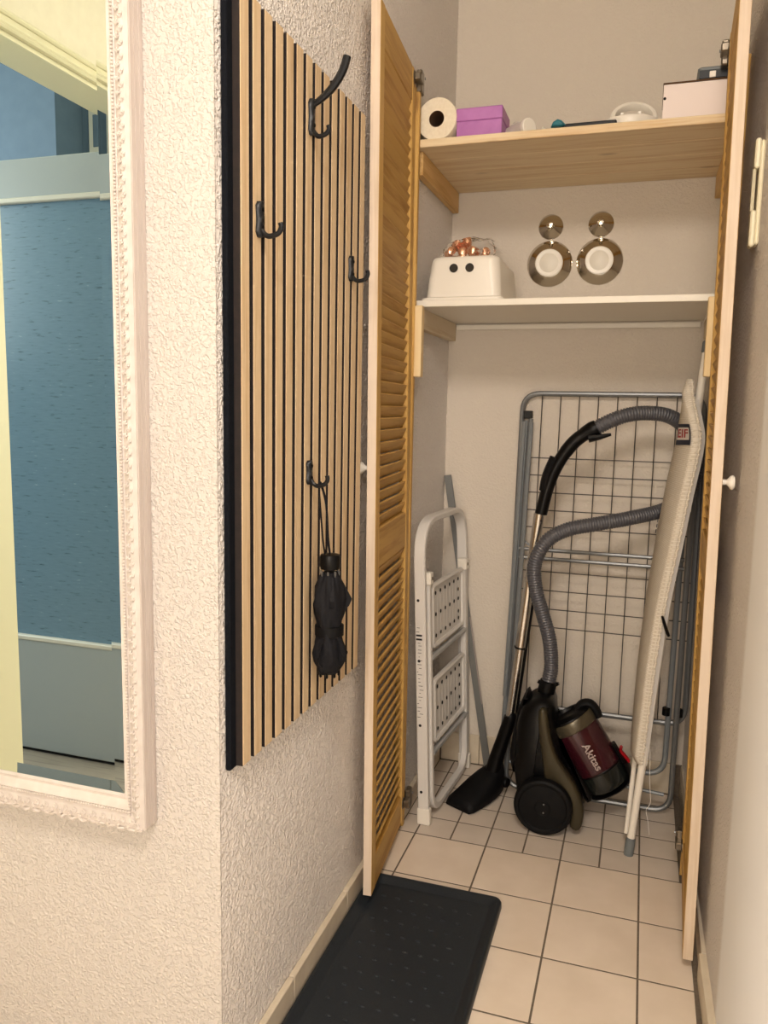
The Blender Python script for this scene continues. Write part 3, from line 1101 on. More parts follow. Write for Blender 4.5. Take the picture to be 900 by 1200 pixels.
for s0, s1, t0, t1 in ((0.062, 0.375, 0.508, 0.695), (0.066, 0.378, 0.222, 0.412)):
    st = MB()
    st.prism(rrect(s0, s1, t0, t1, 0.018), 0.020, 0.026, plane='xy')
    so = st.build('step', M['ladder_paint'], lad)
    rim = [(p[0], p[1], 0.028) for p in rrect(s0 + 0.004, s1 - 0.004, t0 + 0.004, t1 - 0.004, 0.018)]
    MB().tube(rim, 0.0075, 6, loop=True).build('step_rim', M['ladder_paint'], so)
    for k in range(9):                       # pressed ribs between the hole rows
        sx = s0 + 0.035 + k * (s1 - s0 - 0.07) / 8
        MB().cbox(sx - 0.003, sx + 0.003, t0 + 0.03, t1 - 0.03, 0.0255, 0.0266, 0.0004).build('step_rib', M['ladder_paint'], so)
    hb = MB()
    for ti in (0.16, 0.5, 0.84):
        for k in range(6):
            hb.lathe([(0.0060, 0), (0.0060, 0.0008), (0.0044, 0.001)], (s0 + 0.045 + k * (s1 - s0 - 0.09) / 5, t0 + (t1 - t0) * ti, 0.0275), (0, 0, 1), 8)
    for ti in (0.28, 0.66):
        hb.lathe([(0.0060, 0), (0.0060, 0.0008), (0.0044, 0.001)], (s1 - 0.045, t0 + (t1 - t0) * ti, 0.0275), (0, 0, 1), 8)
    tag(hb.build('step_hole', M['dark'], so), kind='stuff')
    MB().tube([(s0 - 0.016, t0 - 0.022, 0.030), (s1 + 0.018, t0 - 0.022, 0.030)], 0.0085, 10).build('cross_tube', M['aluminium'], lad)
# screws and the printed safety marks on the side of the near rail
for t in (0.665, 0.49, 0.30, 0.10):
    MB().lathe([(0.0042, 0), (0.0042, 0.001), (0, 0.0014)], (-0.0002, t, 0.012), (-1, 0, 0), 10).build('rail_screw', M['dark'], lad)
pr = MB()
random.seed(3)
pr.prism([(0.006, 0.606), (0.012, 0.594), (0.000 + 0.0005, 0.594)], -0.0006, 0.0002, plane='xy')
pr2 = MB()
for k in range(26):
    t = 0.588 - k * 0.0105 - random.random() * 0.004
    w = 0.003 + random.random() * 0.010
    n0 = 0.004 + random.random() * 0.008
    if k in (2, 3):
        w, n0 = 0.018, 0.004
    pr2.box(-0.0007, 0.0001, t - 0.0012 - (0.004 if k in (2, 3) else 0), t, n0, n0 + w)
pr2.build('safety_print', M['print_black'], lad)

# ------------------------------------------------------------------ flat metal bar in the corner behind the ladder
b0, b1 = Vector((-0.437, 2.547, 0.004)), Vector((-0.606, 2.555, 0.985))
bt = (b1 - b0).normalized()
bw = Vector((1, 0, 0)); bw = (bw - bt * bw.dot(bt)).normalized()
bn = bt.cross(bw)
BM = Matrix((bw, bn, bt)).transposed().to_4x4(); BM.translation = b0
bar = thing('metal_bar', 'narrow grey metal bar leaning into the closet corner behind the step ladder', 'bar', M=BM)
ln = (b1 - b0).length
MB().cbox(-0.012, 0.012, -0.003, 0.003, 0, ln, 0.001).build('bar', M['bar_grey'], bar)
MB().cbox(0.0095, 0.0125, -0.0042, -0.003, 0.22, ln * 0.52, 0.0003).build('edge_label', M['print_grey'], bar)

# ------------------------------------------------------------------ folded drying rack against the back wall
rk = Rooted('drying_rack', 'folded grey steel clothes drying rack against the closet back wall', 'drying rack', (-0.1, 2.46, 0))
ry = lambda z: 2.44 + 0.088 * z


def RP(x, z, dy=0.0):
    return (x, ry(z) + dy, z)


fr = round_corner_path([RP(-0.368, 0.272), RP(-0.368, 1.254), RP(0.166, 1.254), RP(0.166, 0.272)], 0.055, 7, closed=True)
rk.part(MB().tube(fr, 0.0085, 10, loop=True), 'wire_frame_tube', M['rack_steel'])
for k in range(9):
    x = -0.308 + k * 0.0567
    rk.part(MB().tube([RP(x, 0.266, -0.003), RP(x, 0.75, -0.003), RP(x, 1.26, -0.003)], 0.0017, 6), 'wire', M['wire'])
for z in (1.054, 1.000, 0.946, 0.891, 0.837, 0.699, 0.640, 0.582, 0.525):
    rk.part(MB().tube([RP(-0.368, z, 0.001), RP(0.166, z, 0.001)], 0.0017, 6), 'wire', M['wire'])
# two U-shaped leg frames folded flat in front
leg1 = round_corner_path([(-0.340, 2.530, 1.175), (-0.356, 2.415, 0.016), (0.139, 2.415, 0.016), (0.150, 2.522, 1.175)], 0.055, 7)
rk.part(MB().tube(leg1, 0.0085, 10), 'leg_frame', M['rack_steel'])
leg2 = round_corner_path([(-0.351, 2.537, 1.170), (-0.375, 2.444, 0.115), (0.117, 2.444, 0.115), (0.131, 2.537, 1.170)], 0.055, 7)
rk.part(MB().tube(leg2, 0.0085, 10), 'leg_frame', M['rack_dark'])
for z in (0.770, 0.743):
    rk.part(MB().tube([RP(-0.352, z, -0.020), RP(0.136, z, -0.020)], 0.0062, 8), 'cross_bar', M['rack_steel'])
rk.part(MB().tube([RP(-0.35, 0.09, -0.016), RP(0.12, 0.06, -0.016)], 0.006, 8), 'cross_bar', M['rack_dark'])
for x, z in ((-0.348, 1.188), (0.146, 1.188)):
    rk.part(MB().cbox(x - 0.013, x + 0.013, ry(z) - 0.022, ry(z) + 0.006, z - 0.012, z + 0.012, 0.002), 'clip', M['black_plastic'])
for x0, x1, n_ in ((-0.362, -0.340, 2), (0.150, 0.165, 1)):
    for q in range(n_):
        x = x0 + (x1 - x0) * q
        rk.part(MB().tube([RP(x + 0.004, 1.165, -0.022), RP(x - 0.010, 0.30, -0.024)], 0.0075, 8), 'wing_tube', M['rack_dark'])
rk.part(MB().tube(smooth_path([RP(-0.345, 0.80, -0.015), RP(-0.325, 0.785, -0.02), RP(-0.305, 0.782, -0.02)], 5), 0.0035, 8), 'stay', M['rack_dark'])
for x in (0.112, 0.148):
    rk.part(MB().lathe([(0.0115, 0), (0.0115, 0.022), (0.0095, 0.024)], (x, 2.455, 0.30), (0, 0, 1), 12), 'stop_collar', M['black_plastic'])

# ------------------------------------------------------------------ ironing board standing on end
ib = Rooted('ironing_board', 'folded ironing board with cream cover standing upright by the right closet wall', 'ironing board', (0.05, 2.25, 0))
near_e = [Vector(p) for p in [(0.051, 2.170, 0.255), (0.057, 2.170, 0.346), (0.069, 2.170, 0.537), (0.084, 2.170, 0.701), (0.106, 2.170, 0.861), (0.124, 2.170, 0.995), (0.144, 2.170, 1.126), (0.138, 2.170, 1.190), (0.124, 2.170, 1.250)]]
far_e = [Vector(p) for p in [(0.042, 2.360, 0.189), (0.041, 2.360, 0.294), (0.045, 2.360, 0.475), (0.055, 2.360, 0.653), (0.070, 2.360, 0.828), (0.086, 2.360, 0.974), (0.104, 2.360, 1.118), (0.108, 2.360, 1.188), (0.112, 2.360, 1.258)]]
up_ax = (Vector((0.115, 2.28, 1.297)) - Vector((0.045, 2.28, 0.22))).normalized()
n_e = smooth_path(near_e, 4)
f_e = smooth_path(far_e, 4)
tip_c = Vector((0.116, 2.275, 1.294))
# draw both rims together at the nose
NE, FE = [], []
nn = len(n_e)
for i in range(nn):
    t = i / (nn - 1)
    q = max(0.0, (t - 0.55) / 0.45)
    k = 1 - 0.80 * q ** 2.6
    c = (n_e[i] + f_e[i]) / 2
    NE.append(c + (n_e[i] - c) * k)
    FE.append(c + (f_e[i] - c) * k)
NE.append(tip_c + Vector((0.002, -0.012, -0.004))); FE.append(tip_c + Vector((-0.002, 0.012, -0.004)))


def bsec(i):
    a, b = NE[i], FE[i]
    w = (b - a)
    wl = w.length
    w.normalize()
    n = w.cross(up_ax).normalized()
    if n.x > 0:
        n = -n
    return a, b, w, wl, n


rings, rings_u = [], []
TH = 0.026
for i in range(len(NE)):
    a, b, w, wl, n = bsec(i)
    e = min(0.012, wl * 0.3)
    s_ = 1.0 if 0 < i < len(NE) - 1 else 0.55
    th = TH * s_
    wob = 0.0012 * math.sin(i * 1.7)
    rings.append([a + n * (th * 0.10) + w * (0.004 + wob), a + w * 0.0 + n * th * 0.45, a + w * e * 0.35 + n * th * 0.85, a + w * e + n * th,
                  (a + b) / 2 + n * (th + 0.003), b - w * e + n * th, b - w * e * 0.35 + n * th * 0.85, b + n * th * 0.45, b - w * 0.004 + n * th * 0.10])
    rings_u.append([a + w * 0.007 + n * 0.002, b - w * 0.007 + n * 0.002, b - w * 0.012 - n * 0.010, a + w * 0.012 - n * 0.010])
ib.part(MB().loft(rings), 'cover', M['cover'], sharp=180)
ib.part(MB().loft(rings_u[:-2], smooth=False), 'board_base', M['ladder_paint'])
# gathered hem along the near rim
hem = []
for i in range(len(NE) * 6 - 6):
    k, t = divmod(i, 6)
    p = NE[k].lerp(NE[k + 1], t / 6)
    a, b, w, wl, n = bsec(k)
    hem.append(p + n * (0.004 + 0.0012 * math.sin(i * 1.9)) + w * (0.002 + 0.0012 * math.sin(i * 2.7)))
ib.part(MB().tube(hem, 0.0032, 6), 'gathered_hem', M['cover'])


def on_board(i, b_frac, off=0.0008):
    k = min(int(i), len(NE) - 2)
    t = i - k
    a0, b0_, w, wl, n = bsec(k)
    a = NE[k].lerp(NE[k + 1], t); b = FE[k].lerp(FE[k + 1], t)
    return a + (b - a) * b_frac + n * (TH + 0.0012 + 0.003 * (1 - abs(2 * b_frac - 1)) + off)


def board_patch(i0, i1, f0, f1, off, name, m, parent=None):
    rings = []
    for q in range(7):
        i = i0 + (i1 - i0) * q / 6
        rings.append([on_board(i, f0 + (f1 - f0) * r / 6, off) for r in range(7)])
    return ib.part(MB().loft(rings, caps=False, closed=False), name, m, parent, sharp=180)


def text_mesh(txt, size, bold=0.0):
    cu = bpy.data.curves.new('lettering', 'FONT')
    cu.body = txt
    cu.size = size
    cu.offset = bold
    cu.resolution_u = 3
    o = bpy.data.objects.new('lettering', cu)
    COL.objects.link(o)
    dg = bpy.context.evaluated_depsgraph_get()
    me = o.evaluated_get(dg).to_mesh()
    vs = [v.co.copy() for v in me.vertices]
    fs = [tuple(p.vertices) for p in me.polygons]
    o.evaluated_get(dg).to_mesh_clear()
    bpy.data.objects.remove(o)
    bpy.data.curves.remove(cu)
    return vs, fs


PI0, PI1, PF0, PF1 = 23.8, 26.8, 0.02, 0.82
lb = board_patch(PI0, PI1, PF0, PF1, 0.0008, 'cover_label', M['navy'])
lb['label'] = 'navy and white label with red letters'
board_patch(PI0 + 0.55, PI1 - 0.65, PF0 + 0.06, PF1 - 0.05, 0.0016, 'label_field', M['print_white'], lb)
vs, fs = text_mesh('EIF', 1.0, 0.02)
mx = max(v.x for v in vs); my = max(v.y for v in vs)
tm = MB()
tm.add([on_board(PI0 + 0.85 + (PI1 - PI0 - 1.8) * v.y / my, PF1 - 0.08 - (PF1 - PF0 - 0.18) * v.x / mx, 0.0024) for v in vs], fs)
ib.part(tm, 'label_lettering', M['print_red'], lb)
# small print near the far rim
for k in range(5):
    board_patch(16.9 + k * 0.42, 17.2 + k * 0.42, 0.93, 0.99, 0.0006, 'cover_print', M['navy'])
# legs: long tubes that stand past both ends
l0, l1 = Vector((0.029, 2.160, 0.023)), Vector((0.146, 2.300, 1.382))
l0.z = max(l0.z, 0.03)
dl = (l1 - l0).normalized()
near_off = Vector((0.014, 0.0, 0.0))
ib.part(MB().tube([l0 - dl * 0.002, l1 + dl * 0.0], 0.0105, 12), 'leg', M['white_plastic'])
ib.part(MB().lathe([(0.0100, -0.033), (0.0125, -0.031), (0.0135, 0.0), (0.0125, 0.016), (0.0108, 0.018)], l0, dl, 14), 'rubber_foot', M['grey_plastic'])
ib.part(MB().lathe([(0.0108, -0.022), (0.0128, -0.02), (0.0130, 0.006), (0.0105, 0.010), (0, 0.010)], l1, dl, 14), 'rubber_foot', M['grey_plastic'])
m0, m1 = Vector((0.018, 2.190, 0.042)), Vector((0.039, 2.340, 0.378))
ib.part(MB().tube([m0, m1], 0.0070, 10), 'leg', M['white_plastic'])
m0, m1 = Vector((0.123, 2.240, 0.943)), Vector((0.136, 2.290, 1.290))
ib.part(MB().tube([m0, m1], 0.0075, 10), 'leg', M['white_plastic'])
lv0 = [Vector(p) for p in [(0.073, 2.160, 0.675), (0.079, 2.160, 0.657), (0.089, 2.160, 0.630), (0.093, 2.160, 0.622)]]
ib.part(MB().tube(lv0, [0.003, 0.0042, 0.0045, 0.0035], 8), 'release_lever', M['black_plastic'])
th = smooth_path([(0.066, 2.18, 0.30), (0.069, 2.18, 0.22), (0.075, 2.18, 0.15), (0.066, 2.19, 0.12), (0.072, 2.19, 0.09), (0.078, 2.19, 0.05)], 5)
ib.part(MB().tube(th, 0.0008, 5), 'loose_thread', M['print_white'])

# ------------------------------------------------------------------ vacuum cleaner
vc = Rooted('vacuum_cleaner', 'black bagless vacuum cleaner with maroon dust canister parked upright in the closet', 'vacuum cleaner', (-0.21, 2.30, 0))
Y0, Y1 = 2.206, 2.362
body = [(-0.251, 0.381), (-0.286, 0.353), (-0.301, 0.300), (-0.303, 0.222), (-0.306, 0.170), (-0.296, 0.106), (-0.288, 0.036), (-0.246, -0.009), (-0.190, -0.004), (-0.127, 0.029), (-0.106, 0.087), (-0.123, 0.149), (-0.159, 0.194), (-0.177, 0.242), (-0.195, 0.315), (-0.205, 0.375)]
body = [(x, max(z, 0.012)) for x, z in smooth2(body, 3)]
vc.part(MB().prism(body, Y0, Y1, b=0.030, smooth=True), 'body', M['black_plastic'], sharp=60)
# raised spine with cord outlet and rear wheel on the left flank
sp = [(-0.279, 0.385), (-0.300, 0.345), (-0.310, 0.292), (-0.318, 0.238), (-0.321, 0.190), (-0.312, 0.149), (-0.299, 0.145), (-0.288, 0.232), (-0.272, 0.326)]
vc.part(MB().prism(smooth2(sp, 3), 2.240, 2.330, b=0.012, smooth=True), 'spine', M['black_soft'], sharp=60)
c = [(-0.302, 0.269)][0]
vc.part(MB().lathe([(0, 0), (0.011, 0), (0.013, 0.003), (0.013, 0.04), (0.011, 0.043), (0, 0.043)], (c[0], 2.25, c[1]), (0, 1, 0), 14), 'swivel_castor', M['black_plastic'])
br = [(-0.238, 0.358), (-0.217, 0.363), (-0.208, 0.319), (-0.196, 0.266), (-0.177, 0.223), (-0.155, 0.193), (-0.130, 0.160), (-0.108, 0.115), (-0.099, 0.070), (-0.109, 0.025), (-0.135, 0.030), (-0.135, 0.077), (-0.149, 0.115), (-0.178, 0.141), (-0.208, 0.149), (-0.220, 0.216), (-0.233, 0.290)]
br = smooth2(br, 3)
for a, b in ((2.190, 2.222), (2.378, 2.346)):
    vc.part(MB().prism(br, a, b, b=0.007, smooth=True), 'side_panel', M['bronze'], sharp=50)
WX, WZ, WR = -0.212, 0.0835, 0.083
for y, sgn in ((2.204, -1), (2.364, 1)):
    prof = [(0.030, -0.006), (WR - 0.006, -0.004), (WR - 0.0005, 0.002), (WR, 0.010), (WR, 0.024), (WR - 0.003, 0.031), (WR - 0.009, 0.034), (WR - 0.014, 0.0335), (WR - 0.016, 0.0305), (WR - 0.018, 0.0295),
            (0.040, 0.0325), (0.022, 0.0330), (0.020, 0.0315), (0.0, 0.0315)]
    w = vc.part(MB().lathe(prof, (WX, y, WZ), (0, sgn, 0), 40), 'wheel', M['black_soft'], sharp=30)
    for dz in (0.012, -0.013):
        vc.part(MB().lathe([(0.0024, 0), (0.0024, 0.001), (0, 0.0016)], (WX + 0.003, y + sgn * 0.0325, WZ + dz), (0, sgn, 0), 8), 'wheel_screw', M['steel'], w)
# dust canister: a tilted cylinder
c1 = Vector((-0.142, 2.300, 0.290)); c0 = Vector((-0.054, 2.300, 0.156))
ca = (c1 - c0).normalized()
c0 = c0 - ca * 0.036
LC = (c1 - c0).length
can = vc.part(MB().lathe([(0.0655, 0.060), (0.0667, 0.062), (0.0667, LC + 0.002), (0.0616, LC + 0.004)], c0, ca, 40), 'dust_canister', M['maroon'])
vc.part(MB().lathe([(0.0, 0.0), (0.0524, 0.0), (0.0616, 0.006), (0.0667, 0.020), (0.0673, 0.061)], c0, ca, 40), 'canister_base', M['smoke'], can)
vc.part(MB().lathe([(0.0675, 0.0585), (0.0682, 0.0595), (0.0682, 0.0630), (0.0675, 0.064)], c0, ca, 40), 'seam_ring', M['black_plastic'], can)
lid = vc.part(MB().lathe([(0.0684, LC - 0.002), (0.0712, LC), (0.0712, LC + 0.024), (0.0684, LC + 0.031), (0.0627, LC + 0.033)], c0, ca, 40), 'canister_collar', M['bronze_light'], can)
vc.part(MB().lathe([(0.0667, LC + 0.028), (0.0650, LC + 0.036), (0.0536, LC + 0.043), (0.0433, LC + 0.044), (0.0399, LC + 0.036), (0.018, LC + 0.034), (0, LC + 0.036)], c0, ca, 40), 'canister_lid', M['black_plastic'], can)
side = ca.cross(Vector((0, 1, 0))).normalized()      # away from the body, in the picture plane
if side.x < 0:
    side = -side
top = c0 + ca * (LC + 0.030)
hp = [top + side * 0.030 + ca * 0.010, top + side * 0.052 + ca * 0.018, top + side * 0.072 + ca * 0.010, top + side * 0.078 - ca * 0.012, top + side * 0.075 - ca * 0.034]
vc.part(MB().tube(smooth_path(hp, 5), 0.0115, 10, flat=(1.9, (0, 1, 0))), 'canister_handle', M['black_soft'], can)
# cradle under the canister and its red catch
cr = [c0 - side * 0.074 + ca * 0.075, c0 - side * 0.072 + ca * 0.02, c0 - side * 0.050 - ca * 0.012, c0 - ca * 0.017, c0 + side * 0.046 - ca * 0.008, c0 + side * 0.068 + ca * 0.012, c0 + side * 0.074 + ca * 0.05]
vc.part(MB().tube(smooth_path(cr, 5), 0.0085, 10, flat=(4.2, (0, 1, 0))), 'cradle', M['black_plastic'])
q = c0 + side * 0.069 + ca * 0.075
vc.part(MB().tube([q - ca * 0.03, q + ca * 0.03], [0.010, 0.008], 8, flat=(2.2, (0, 1, 0))), 'catch_housing', M['black_plastic'], can)
q = c0 + side * 0.078 + ca * 0.060
cc = [q - ca * 0.020 + side * 0.006, q - ca * 0.004 + side * 0.004, q + ca * 0.016 + side * 0.001, q + ca * 0.026 + side * 0.008]
vc.part(MB().tube(smooth_path(cc, 4), 0.0045, 8, flat=(2.6, (0, 1, 0))), 'release_catch', M['red'], can)
# neck between body and canister
nk = [(-0.211, 0.334), (-0.189, 0.281), (-0.157, 0.224), (-0.116, 0.164), (-0.080, 0.108), (-0.093, 0.080), (-0.124, 0.124), (-0.160, 0.177), (-0.187, 0.230), (-0.209, 0.291)]
vc.part(MB().prism(smooth2(nk, 2), 2.245, 2.365, b=0.012, smooth=True), 'canister_seat', M['black_plastic'], sharp=60)
# the maker's name wraps along the canister
vs, fs = text_mesh('Akitas', 0.030, 0.0006)
wd = max(v.x for v in vs)
front = Vector((0, -1, 0)); front = (front - ca * front.dot(ca)).normalized()
tm = MB()
pts = []
for v in vs:
    h_ = 0.156 - (v.x / wd) * 0.082
    ang = (v.y + 0.004) / 0.0667
    r_ = 0.0674
    pts.append(c0 + ca * h_ + front * r_ * math.cos(ang) + side * r_ * math.sin(ang))
tm.add(pts, fs)
vc.part(tm, 'lettering', M['print_grey'], can)
# hose socket on top of the body
n0 = Vector((-0.242, 2.305, 0.316)); n1 = Vector((-0.224, 2.305, 0.413))
na = (n1 - n0).normalized()
NLn = (n1 - n0).length
vc.part(MB().lathe([(0.030, -0.030), (0.034, -0.018), (0.034, -0.010), (0.0300, -0.004), (0.029, 0.012), (0.027, 0.020), (0.0265, 0.035), (0.0245, NLn), (0.020, NLn + 0.002)], n0, na, 24), 'hose_socket', M['black_plastic'])
vc.part(MB().lathe([(0.0335, -0.016), (0.0365, -0.014), (0.0365, -0.006), (0.033, -0.004)], n0, na, 28), 'socket_ring', M['bronze'])
for sg in (-1, 1):
    q = n0 + na * (NLn - 0.006) + Vector((1, 0, 0)) * sg * 0.026
    vc.part(MB().tube([q - Vector((0.006 * sg, 0, 0.004)), q + Vector((0.004 * sg, 0, 0.002))], 0.0052, 8, flat=(1.8, (0, 1, 0))), 'socket_button', M['black_plastic'])
# ribbed hose: socket -> loop behind the ironing board -> handle
hp = [n1 - na * 0.004] + [Vector(p) for p in ((-0.219, 2.305, 0.460), (-0.227, 2.300, 0.538), (-0.249, 2.295, 0.614), (-0.272, 2.290, 0.689), (-0.277, 2.285, 0.765), (-0.248, 2.290, 0.829), (-0.194, 2.310, 0.864), (-0.112, 2.335, 0.883), (-0.020, 2.370, 0.902), (0.068, 2.420, 0.925), (0.130, 2.445, 0.973), (0.146, 2.450, 1.047), (0.135, 2.445, 1.116), (0.103, 2.430, 1.168), (0.060, 2.400, 1.194), (0.009, 2.380, 1.200), (-0.041, 2.360, 1.195), (-0.090, 2.350, 1.177), (-0.131, 2.345, 1.154))]
base = smooth_path(hp, 40)
# even steps along the hose
acc = [0.0]
for a, b in zip(base[:-1], base[1:]):
    acc.append(acc[-1] + (b - a).length)
tot = acc[-1]
step = 0.0019
path, rad = [], []
j = 0
n_s = int(tot / step)
for i in range(n_s + 1):
    d = tot * i / n_s
    while j < len(acc) - 2 and acc[j + 1] < d:
        j += 1
    t = (d - acc[j]) / max(1e-9, acc[j + 1] - acc[j])
    path.append(base[j].lerp(base[j + 1], min(1, t)))
    rad.append(0.0196 + (0.0015, 0.0012, -0.0020, 0.0012)[i % 4])
vc.part(MB().tube(path, rad, 12), 'hose', M['hose'], sharp=180)
# curved hand grip
gp = [Vector(p) for p in ((-0.126, 2.335, 1.157), (-0.158, 2.335, 1.139), (-0.194, 2.335, 1.107), (-0.232, 2.335, 1.047), (-0.256, 2.335, 0.979), (-0.272, 2.335, 0.903))]
gs = smooth_path(gp, 6)
gr = [0.0225, 0.0235, 0.024, 0.0235, 0.0225, 0.0215, 0.0210] + [0.0195] * 8 + [0.0185] * 6
gr = (gr + [0.018] * 60)[:len(gs)]
hd = vc.part(MB().tube(gs, gr, 14), 'handle', M['black_plastic'], sharp=60)
bk = [Vector(p) for p in ((-0.147, 2.320, 1.126), (-0.117, 2.320, 1.131), (-0.087, 2.320, 1.139))]
vc.part(MB().tube(bk, [0.012, 0.008, 0.004], 8), 'handle_beak', M['black_plastic'], hd)
sl_ = [Vector(p) for p in ((-0.267, 2.330, 0.971), (-0.259, 2.330, 1.019), (-0.240, 2.330, 1.069))]
vc.part(MB().tube(smooth_path(sl_, 4), 0.0135, 8), 'suction_slider', M['black_soft'], hd)
# telescopic wand
w0, w1 = Vector((-0.341, 2.355, 0.251)), Vector((-0.277, 2.337, 0.903))
wa = (w1 - w0).normalized(); wl = (w1 - w0).length
wd_ = vc.part(MB().tube([w0 + wa * (wl * 0.37), w1], 0.0158, 16), 'wand', M['wand_chrome'])
vc.part(MB().tube([w0, w0 + wa * (wl * 0.38)], 0.0140, 16), 'wand_inner_tube', M['wand_chrome'], wd_)
vc.part(MB().lathe([(0.0155, -0.003), (0.0182, -0.002), (0.0182, 0.002), (0.0155, 0.003)], w0 + wa * (wl * 0.37), wa, 18), 'wand_ring', M['black_plastic'], wd_)
vc.part(MB().lathe([(0.0022, 0), (0.0022, 0.001), (0, 0.001)], w1 - wa * 0.02 + Vector((0.009, -0.013, 0)), (0.5, -0.8, 0), 8), 'latch_button', M['black_plastic'], wd_)
vc.part(MB().tube([w0 + wa * 0.02 + Vector((0.016, 0.006, 0)), w0 + wa * (wl * 0.62) + Vector((0.018, 0.006, 0))], 0.0045, 8), 'wand_rail', M['black_plastic'], wd_)
# floor nozzle
nj = w0 - wa * 0.006
secs = [((-0.470, 2.236, 0), 0.092, 0.020, 0.0), ((-0.462, 2.250, 0), 0.104, 0.034, 0.0), ((-0.445, 2.285, 0), 0.108, 0.046, 0.001), ((-0.425, 2.318, 0), 0.104, 0.062, 0.004), ((-0.404, 2.350, 0), 0.094, 0.074, 0.010), ((-0.385, 2.376, 0), 0.074, 0.078, 0.020), ((-0.374, 2.392, 0), 0.046, 0.074, 0.034)]
dv = Vector((0.11, 0.214, 0)).normalized()
pv = Vector((dv.y, -dv.x, 0))
rings = []
for (p, w, hgt, lift) in secs:
    p = Vector(p)
    ring = []
    for a, b in ((-0.5, 0.10), (-0.48, 0.55), (-0.36, 0.88), (-0.15, 1.0), (0.15, 1.0), (0.36, 0.88), (0.48, 0.55), (0.5, 0.10), (0.46, 0.0), (-0.46, 0.0)):
        ring.append(p + pv * a * w + Vector((0, 0, lift + 0.002 + hgt * b)))
    rings.append(ring)
nz = vc.part(MB().loft(rings), 'floor_nozzle', M['black_soft'], sharp=60)
nb = Vector((-0.392, 2.366, 0.062))
vc.part(MB().tube(smooth_path([nb, nb.lerp(nj, 0.45) + Vector((-0.004, 0.006, 0.0)), nj + wa * 0.012, nj + wa * 0.028], 5), [0.026, 0.025, 0.024, 0.024, 0.023, 0.022, 0.0215, 0.021, 0.021, 0.021, 0.0208, 0.0205, 0.020, 0.020, 0.020, 0.020], 14), 'nozzle_neck', M['black_plastic'], nz)
q = Vector((-0.352, 2.375, 0.045))
vc.part(MB().lathe([(0, -0.012), (0.014, -0.012), (0.016, -0.008), (0.016, 0.008), (0.014, 0.012), (0, 0.012)], q, pv, 14), 'nozzle_wheel', M['black_plastic'], nz)
vc.part(MB().box(-0.470, -0.440, 2.232, 2.236, 0.012, 0.014), 'brush_strip', M['dark'], nz)

# ------------------------------------------------------------------ things on the white shelf
ZS = 1.490
sx0, sx1, sy0, sy1 = -0.598, -0.372, 2.138, 2.47
stl = Rooted('step_stool', 'white plastic step stool with two round holes on the white shelf', 'stool', ((sx0 + sx1) / 2, 2.27, ZS))
rings = []
for z, d, r in ((0.0005, 0.000, 0.020), (0.007, 0.000, 0.020), (0.0095, 0.006, 0.022), (0.011, 0.010, 0.024), (0.060, 0.014, 0.026), (0.104, 0.019, 0.028), (0.113, 0.021, 0.028), (0.1175, 0.026, 0.026), (0.119, 0.033, 0.020)):
    rings.append([(x, y, ZS + z) for x, y in rrect(sx0 + d, sx1 - d, sy0 + d, sy1 - d, r)])
so = stl.part(MB().loft(rings), 'stool_shell', M['white_plastic'], sharp=50)
for px in (-0.511, -0.4675):
    stl.part(MB().lathe([(0.0001, 0), (0.0115, 0), (0.0115, 0.003), (0.0, 0.003)], (px, sy0 + 0.0135, ZS + 0.086), (0, 1, -0.1), 20), 'round_hole', M['hole'], so)
# film bag with copper-coloured caps on the stool
ZT = ZS + 0.1195
bag = Rooted('film_bag', 'clear film bag of copper coloured caps lying on the white step stool', 'bag', (-0.475, 2.24, ZT))
for k, (x, y, z, ax) in enumerate(((-0.530, 2.19, 0.013, (0.5, -0.8, 0.3)), (-0.498, 2.20, 0.013, (0.2, -1, 0.1)), (-0.468, 2.19, 0.013, (-0.3, -0.9, 0.2)), (-0.440, 2.21, 0.012, (0.4, -0.8, 0.1)), (-0.487, 2.205, 0.036, (0.2, -0.7, 0.7)), (-0.515, 2.215, 0.034, (-0.4, -0.8, 0.4)))):
    bag.part(MB().lathe([(0.0, 0.016), (0.0075, 0.016), (0.0120, 0.013), (0.0128, 0.0), (0.0128, -0.012), (0.0112, -0.012), (0.0108, 0.008), (0, 0.010)], (x, y, ZT + z), ax, 16), 'copper_cap', M['copper'])
rings = []
for z, d in ((0.0005, 0.0), (0.010, -0.004), (0.026, 0.006), (0.040, 0.018), (0.048, 0.030)):
    ring = []
    for k in range(28):
        a = 2 * PI * k / 28
        rr = 1 + 0.10 * math.sin(5 * a + z * 160) + 0.07 * math.sin(9 * a)
        ring.append((-0.480 + (0.076 - d) * rr * math.cos(a) + z * 0.1, 2.205 + (0.040 - d * 0.6) * rr * math.sin(a), ZT + z + 0.004 * math.sin(3 * a) * (z > 0.005)))
    rings.append(ring)
bag.part(MB().loft(rings, smooth=False), 'film', M['film'])

# ------------------------------------------------------------------ water meter covers on the back wall
def meter(label, cx, cz, lens):
    r = Rooted('meter_cover', label, 'meter cover', (cx, Y_B, cz), 'chrome water meter covers on the closet back wall')
    r.part(MB().lathe([(0.068, 0.0), (0.069, 0.0015), (0.068, 0.003), (0.046, 0.018), (0.041, 0.020)], (cx, Y_B, cz), (0, -1, 0), 48), 'chrome_collar', M['chrome'])
    r.part(MB().lathe([(0.0415, 0.012), (0.0415, 0.022), (0.0385, 0.0245), (0.0305, 0.0240), (0.0300, 0.0225)], (cx, Y_B, cz), (0, -1, 0), 40), 'white_ring', M['lamp_white'])
    r.part(MB().lathe([(0.0302, 0.015), (0.0302, 0.0215), (0.028, 0.0228), (0, 0.0232)], (cx, Y_B, cz), (0, -1, 0), 36), 'dial_glass', M['white_board'])


